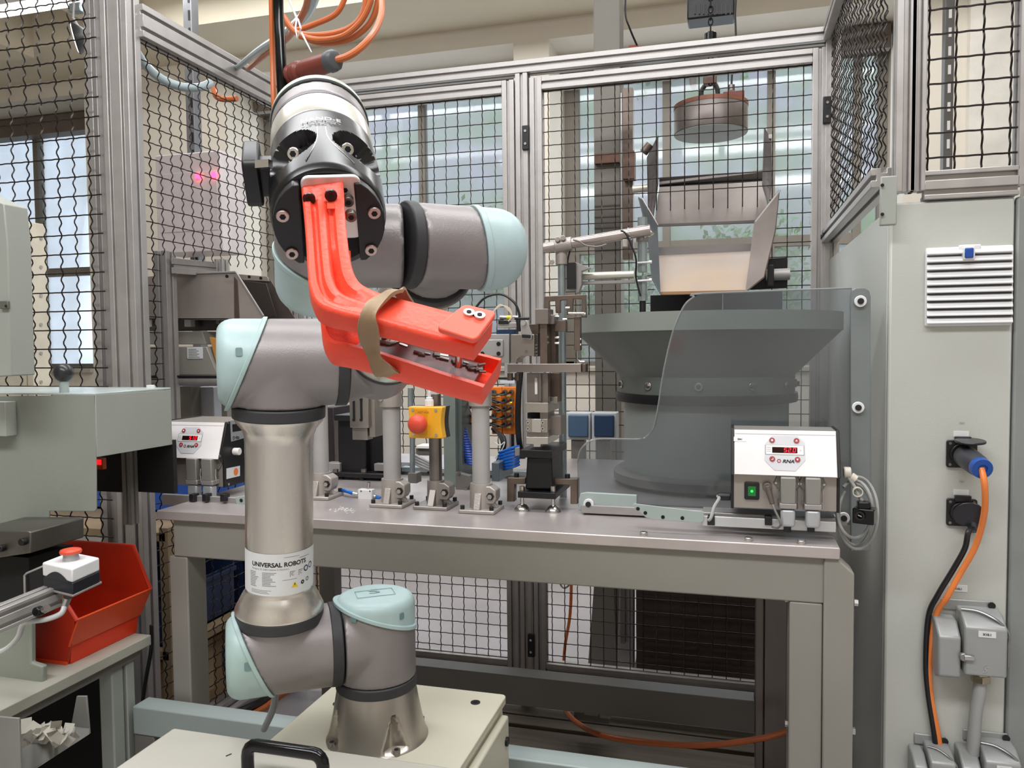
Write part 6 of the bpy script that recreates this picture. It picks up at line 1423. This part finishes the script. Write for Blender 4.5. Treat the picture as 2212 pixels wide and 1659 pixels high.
# ---------------------------------------------------------------- things behind the left fence
t = thing('locker', 'cream steel locker with rivets standing behind the left front mesh', 'locker', WY(40, 840, 2.9))
MB().box((-4.1, 2.95, 0), (WY(68, 700, 2.95).x, 3.05, WY(60, 478, 2.95).z)).build('body', mat('locker_cream', 'e4ddc9', .4), t, .004)
for i in range(6): p = WX(88, 515+i*62, WY(68, 700, 2.95).x); MB().cyl(p, p+X_*.004, .008, n=14).build('rivet', alu, t)
MB().bp(52, 490, 53.5, 860, 2.948, .002).build('door_gap', mat('gap_brown', 'a39a86', .8), t)
t = thing('wall_cabinet', 'pinkish white control cabinet seen through the left side mesh', 'cabinet', WY(410, 520, 3.4))
MB().bp(338, 330, 478, 545, 3.4, .2).build('body', mat('cabinet_pink_white', 'd9cfd0', .45), t, .005)
MB().bp(344, 372, 470, 500, 3.396, .005).build('door_panel', mat('cabinet_pink_white', 'd9cfd0'), t, .002)
for a, b in ((429, 381), (463, 378)): p = WY(a, b, 3.394); MB().cyl(p, p-Y_*.01, .014, n=16).build('laser_spot', mat('laser_red', 'ff2a4a', .4, emit=7), t)  # glowing discs stand in for red laser spots falling on the panel
t = thing('strut_channel', 'dark perforated strut hanging from the ceiling behind the left side mesh', 'strut', WY(413, 300, 3.6))
xq_ = WY(413, 300, 3.6).x; MB().box((xq_-.028, 3.6, .0), (xq_+.022, 3.66, ZC)).build('channel', mat('strut_grey', '77777a', .45, .4), t, .002)
for i in range(18): z = 1.6+i*.09; MB().box((xq_+.004, 3.597, z), (xq_+.014, 3.6, z+.05)).build('slot', bl, t)
t = thing('strut_channel', 'dark perforated strut standing behind the right front mesh panel', 'strut', WY(2050, 300, 3.4))
xq_ = WY(2050, 200, 3.4).x; MB().box((xq_-.016, 3.4, 1.2), (xq_+.016, 3.45, ZC)).build('channel', mat('strut_dark', '5e5b58', .45, .4), t, .002)
for i in range(20): z = 1.9+i*.07; MB().box((xq_-.005, 3.397, z), (xq_+.005, 3.4, z+.035)).build('slot', white_l, t)
xq_ = xat(2084)
o = MB().box((xq_, YB-.05, 0), (xat(2196), YB, 3.0)).build('trim_5', mat('panel_cream', 'efeae0', .6)); struct(o)
o = MB().box((xat(2196), YB-.09, 0), (xat(2206), YB, ZC)).build('trim_6', alu_d); struct(o)
# hose and cables in the air
t = thing('grey_hose', 'translucent pale blue-grey hose sagging behind the left side mesh', 'hose', WY(400, 180, 2.3))
MB().tube(catmull([WY(285, 95, 2.1), WY(310, 135, 2.15), WY(345, 168, 2.2), WY(390, 187, 2.25), WY(430, 189, 2.3), WY(455, 180, 2.35)]), .014, 12).build('hose_body', mat('hose_pale', 'b5c5c8', .3), t)
o = MB().tube(catmull([WY(512, 213, 2.4), WY(480, 214, 2.4), WY(466, 206, 2.4), WY(463, 192, 2.42)]), .010, 10).build('orange_hose', orange); tag(o, 'short orange hose end curling behind the left side mesh', 'hose')
o = MB().tube(catmull([WY(510, 148, 2.2), WY(560, 108, 1.8), WY(610, 76, 1.5), WY(650, 42, 1.3), WY(672, 12, 1.2), WY(690, -40, 1.1)]), .0085, 10).build('grey_hose', mat('hose_pale', 'b5c5c8')); tag(o, 'long pale grey hose rising from the left fence rail past the coil', 'hose')
o = MB().tube(catmull([WY(535, 150, 2.2), WY(572, 120, 1.8), WY(618, 85, 1.5), WY(640, 55, 1.3), WY(662, 15, 1.2), WY(672, -40, 1.1)]), .0065, 10).build('orange_cable', orange); tag(o, 'orange cable running alongside the pale grey hose to the fence rail', 'cable')
t = thing('cable_coil', 'coiled orange cable hanging above the robot wrist with a zip tie', 'cable coil', WY(720, 40, 1.05))
MB().tube(catmull([WY(612, 35, 1.06), WY(640, 70, 1.05), WY(690, 92, 1.04), WY(750, 86, 1.03), WY(795, 55, 1.03), WY(815, 10, 1.03), WY(818, -40, 1.03)]), .0042, 10).build('cable_loop', orange, t)
MB().tube(catmull([WY(618, 50, 1.08), WY(645, 72, 1.07), WY(700, 75, 1.06), WY(755, 60, 1.06), WY(785, 25, 1.06), WY(792, -40, 1.06)]), .0042, 10).build('cable_loop', orange, t)
MB().tube(catmull([WY(640, 66, 1.09), WY(680, 52, 1.09), WY(725, 30, 1.09), WY(745, -5, 1.09), WY(748, -40, 1.09)]), .0042, 10).build('cable_loop', orange, t)
MB().tube(catmull([WY(648, 78, 1.03), WY(690, 86, 1.03), WY(740, 78, 1.02), WY(778, 48, 1.02), WY(800, 5, 1.02), WY(805, -40, 1.02)]), .0042, 10).build('cable_loop', orange, t)
MB().tube([WY(641, 40, 1.03), WY(638, 60, 1.02), WY(642, 82, 1.02), WY(650, 62, 1.02), WY(644, 42, 1.03)], .0014, 6).build('zip_tie', white, t)
MB().cyl(WY(652, 72, 1.02), WY(673, 113, 1.0), .0016, .0008).cyl(WY(625, 0, 1.04), WY(642, 42, 1.03), .0016).build('tie_tail', white, t)
t = thing('plug_connector', 'dark red connector with black gland and orange cable above the wrist', 'connector', WY(680, 145, .84))
a, b = WY(622, 166, .86), WY(712, 134, .83); d = (b-a).normalized(); 
MB().lathe(a, d, [(.010, 0), (.0125, .004), (.0125, .012), (.0115, .014), (.0135, .016), (.0135, .026), (.0105, .028), (.0125, .036), (.011, (b-a).length)], 14).build('connector_body', mat('dark_red_plastic', '7c3a30', .4), t, .001)
MB().lathe(b-d*.002, d, [(.0115, 0), (.0125, .003), (.0125, .010), (.011, .013), (.008, .014)], 10).build('cable_gland', mat('gland_grey', '54585c', .4), t, .001)
MB().tube(catmull([b+d*.008, WY(750, 122, .83), WY(778, 104, .84), WY(805, 75, .86), WY(820, 45, .9), WY(825, 15, .95), WY(820, -40, 1.0)]), .0040, 10).build('orange_lead', orange, t)
o = MB().tube(catmull([WY(600, -60, .86), WY(601, 20, .86), WY(605, 90, .855), WY(608, 160, .85), WY(612, 230, .85)]), .0063, 16).build('black_hose', black_g); tag(o, 'shiny black hose running vertically down behind the robot wrist', 'hose')
o = MB().tube(catmull([WY(586, -60, .86), WY(587, 40, .86), WY(589, 130, .86), WY(592, 230, .85), WY(598, 300, .86)]), .0034, 10).build('orange_cable', orange); tag(o, 'thin orange cable running vertically beside the black hose', 'cable')
o = MB().tube(catmull([WY(560, 1495, 1.2), WY(592, 1490, 1.22), WY(590, 1530, 1.25), WY(570, 1575, 1.3)]), .0065, 10).build('grey_cable', grey_c); tag(o, 'pale grey robot cable dropping behind the pedestal plate', 'cable')
t = thing('floor_cables', 'orange and black cables lying along the floor channel behind the pedestal', 'cables', WY(540, 1550, 1.9))
MB().tube(catmull([WY(470, 1572, 1.75), WY(520, 1556, 1.85), WY(570, 1530, 2.0), WY(610, 1500, 2.1), WY(650, 1480, 2.2)]), .010, 10).build('orange_cable', orange, t)
MB().tube([WY(470, 1560, 1.8), WY(560, 1520, 2.0), WY(620, 1480, 2.2)], .013, 10).build('black_cable', black, t)
MB().tube([WY(450, 1560, 1.85), WY(500, 1535, 1.95), WY(560, 1500, 2.1)], .012, 10).build('grey_conduit', alu_d, t)
# low shelf with boxes behind the left side mesh
t = thing('storage_rack', 'low wooden storage rack behind the left side mesh', 'rack', (-2.0, 2.4, 0))
wd_ = mat('plywood_brown', 'a08a6c', .7, 0, .1, 5)
for z in (.30, .66): MB().box((-2.5, 1.95, z), (-1.62, 2.85, z+.025)).build('board', wd_, t)
for x in (-2.5, -1.64):
    for y in (1.95, 2.81): MB().box((x, y, 0), (x+.03, y+.03, .7)).build('upright', wd_, t)
cb = mat('cardboard', '9c7f5f', .8, 0, .06, 6)
for k, (y0, z0_, lab) in enumerate(((2.0, .03, 'brown cardboard box on the floor level of the storage rack, near one'), (2.42, .03, 'brown cardboard box on the floor level of the storage rack, far one'))):
    t = thing('cardboard_box', lab, 'box', (-1.95, y0+.17, z0_)); MB().box((-2.3, y0, 0), (-1.66, y0+.36, .27)).build('carton', cb, t, .003); MB().box((-1.66, y0+.15, .1), (-1.6595, y0+.21, .27)).build('tape', mat('tape_tan', 'b39b74', .4), t)
for k, (y0, z0_, lab) in enumerate(((1.98, .325, 'dark blue plastic crate on the middle shelf nearest the corner post'), (2.40, .325, 'dark blue plastic crate on the middle shelf behind the first crate'), (2.2, .685, 'bright blue plastic crate on top of the storage rack'))):
    t = thing('plastic_crate', lab, 'crate', (-1.95, y0+.18, z0_)); m_ = mat('crate_navy', '1d2f55', .4) if k < 2 else mat('crate_blue', '2f62c4', .4)
    for q_ in ((-2.25, y0, z0_, -1.66, y0+.36, z0_+.01), (-2.25, y0, z0_, -1.66, y0+.008, z0_+.20), (-2.25, y0+.352, z0_, -1.66, y0+.36, z0_+.20), (-2.25, y0, z0_, -2.242, y0+.36, z0_+.20), (-1.668, y0, z0_, -1.66, y0+.36, z0_+.15)):
        MB().box(q_[:3], q_[3:]).build('crate_side', m_, t, .002)
    MB().box((-1.672, y0, z0_+.14), (-1.652, y0+.36, z0_+.155)).build('crate_rim', m_, t, .002)
# bright ceiling lamp top left and spot lamp
t = thing('spot_lamp', 'round black-rimmed clip lamp hanging at the upper left', 'lamp', WY(165, 80, 2.6))
a = WY(165, 82, 2.6); d = V((-.75, -.55, -.2)).normalized(); MB().lathe(a, d, [(.02, -.05), (.055, -.01), (.062, 0), (.060, .004)], 32).build('shade', black, t, angle=50)
MB().lathe(a+d*.004, d, [(.056, 0), (.05, .004), (.0, .006)], 32).build('diffuser', mat('lamp_white', 'ffffff', .4, emit=1.5), t); MB().tube([a-d*.03, WY(158, 40, 2.6), WY(160, 10, 2.6), WY(150, -40, 2.6)], .006, 8).build('arm', alu_d, t); MB().bp(148, 5, 172, 25, 2.6, .03).build('clamp', galv, t, .003)
strip_lamp(-4.6, -2.75, 3.3, 2.99, 'white fluorescent batten lamp under the ceiling at upper left')

# ---------------------------------------------------------------- groups of alike things
for stem_, grp in (('stand_tube', 'stand tubes on the bench'), ('shrub', 'shrubs on the slope outside'), ('plastic_crate', 'blue crates on the rack'), ('cardboard_box', 'cardboard boxes on the rack'),
                   ('nut', 'loose nuts on the bench'), ('power_socket', 'cabinet sockets'), ('feeder_controller', 'feeder controllers on the bench'), ('gripper_finger', 'red gripper fingers'),
                   ('fence_gate', 'mesh doors of the rear fence'), ('mesh_fence', 'mesh panels of the safety fence'), ('hinge', 'black fence hinges'), ('blind_box', 'blind boxes over the windows'),
                   ('storage_bin', 'blue bins behind the bench'), ('strut_channel', 'perforated struts'), ('cable_connector', 'grey connectors on the cabinet'), ('strip_lamp', 'ceiling strip lamps')):
    for o in list(SC.objects):
        if o.parent is None and o.name.split('.')[0] == stem_ and 'label' in o: o['group'] = grp
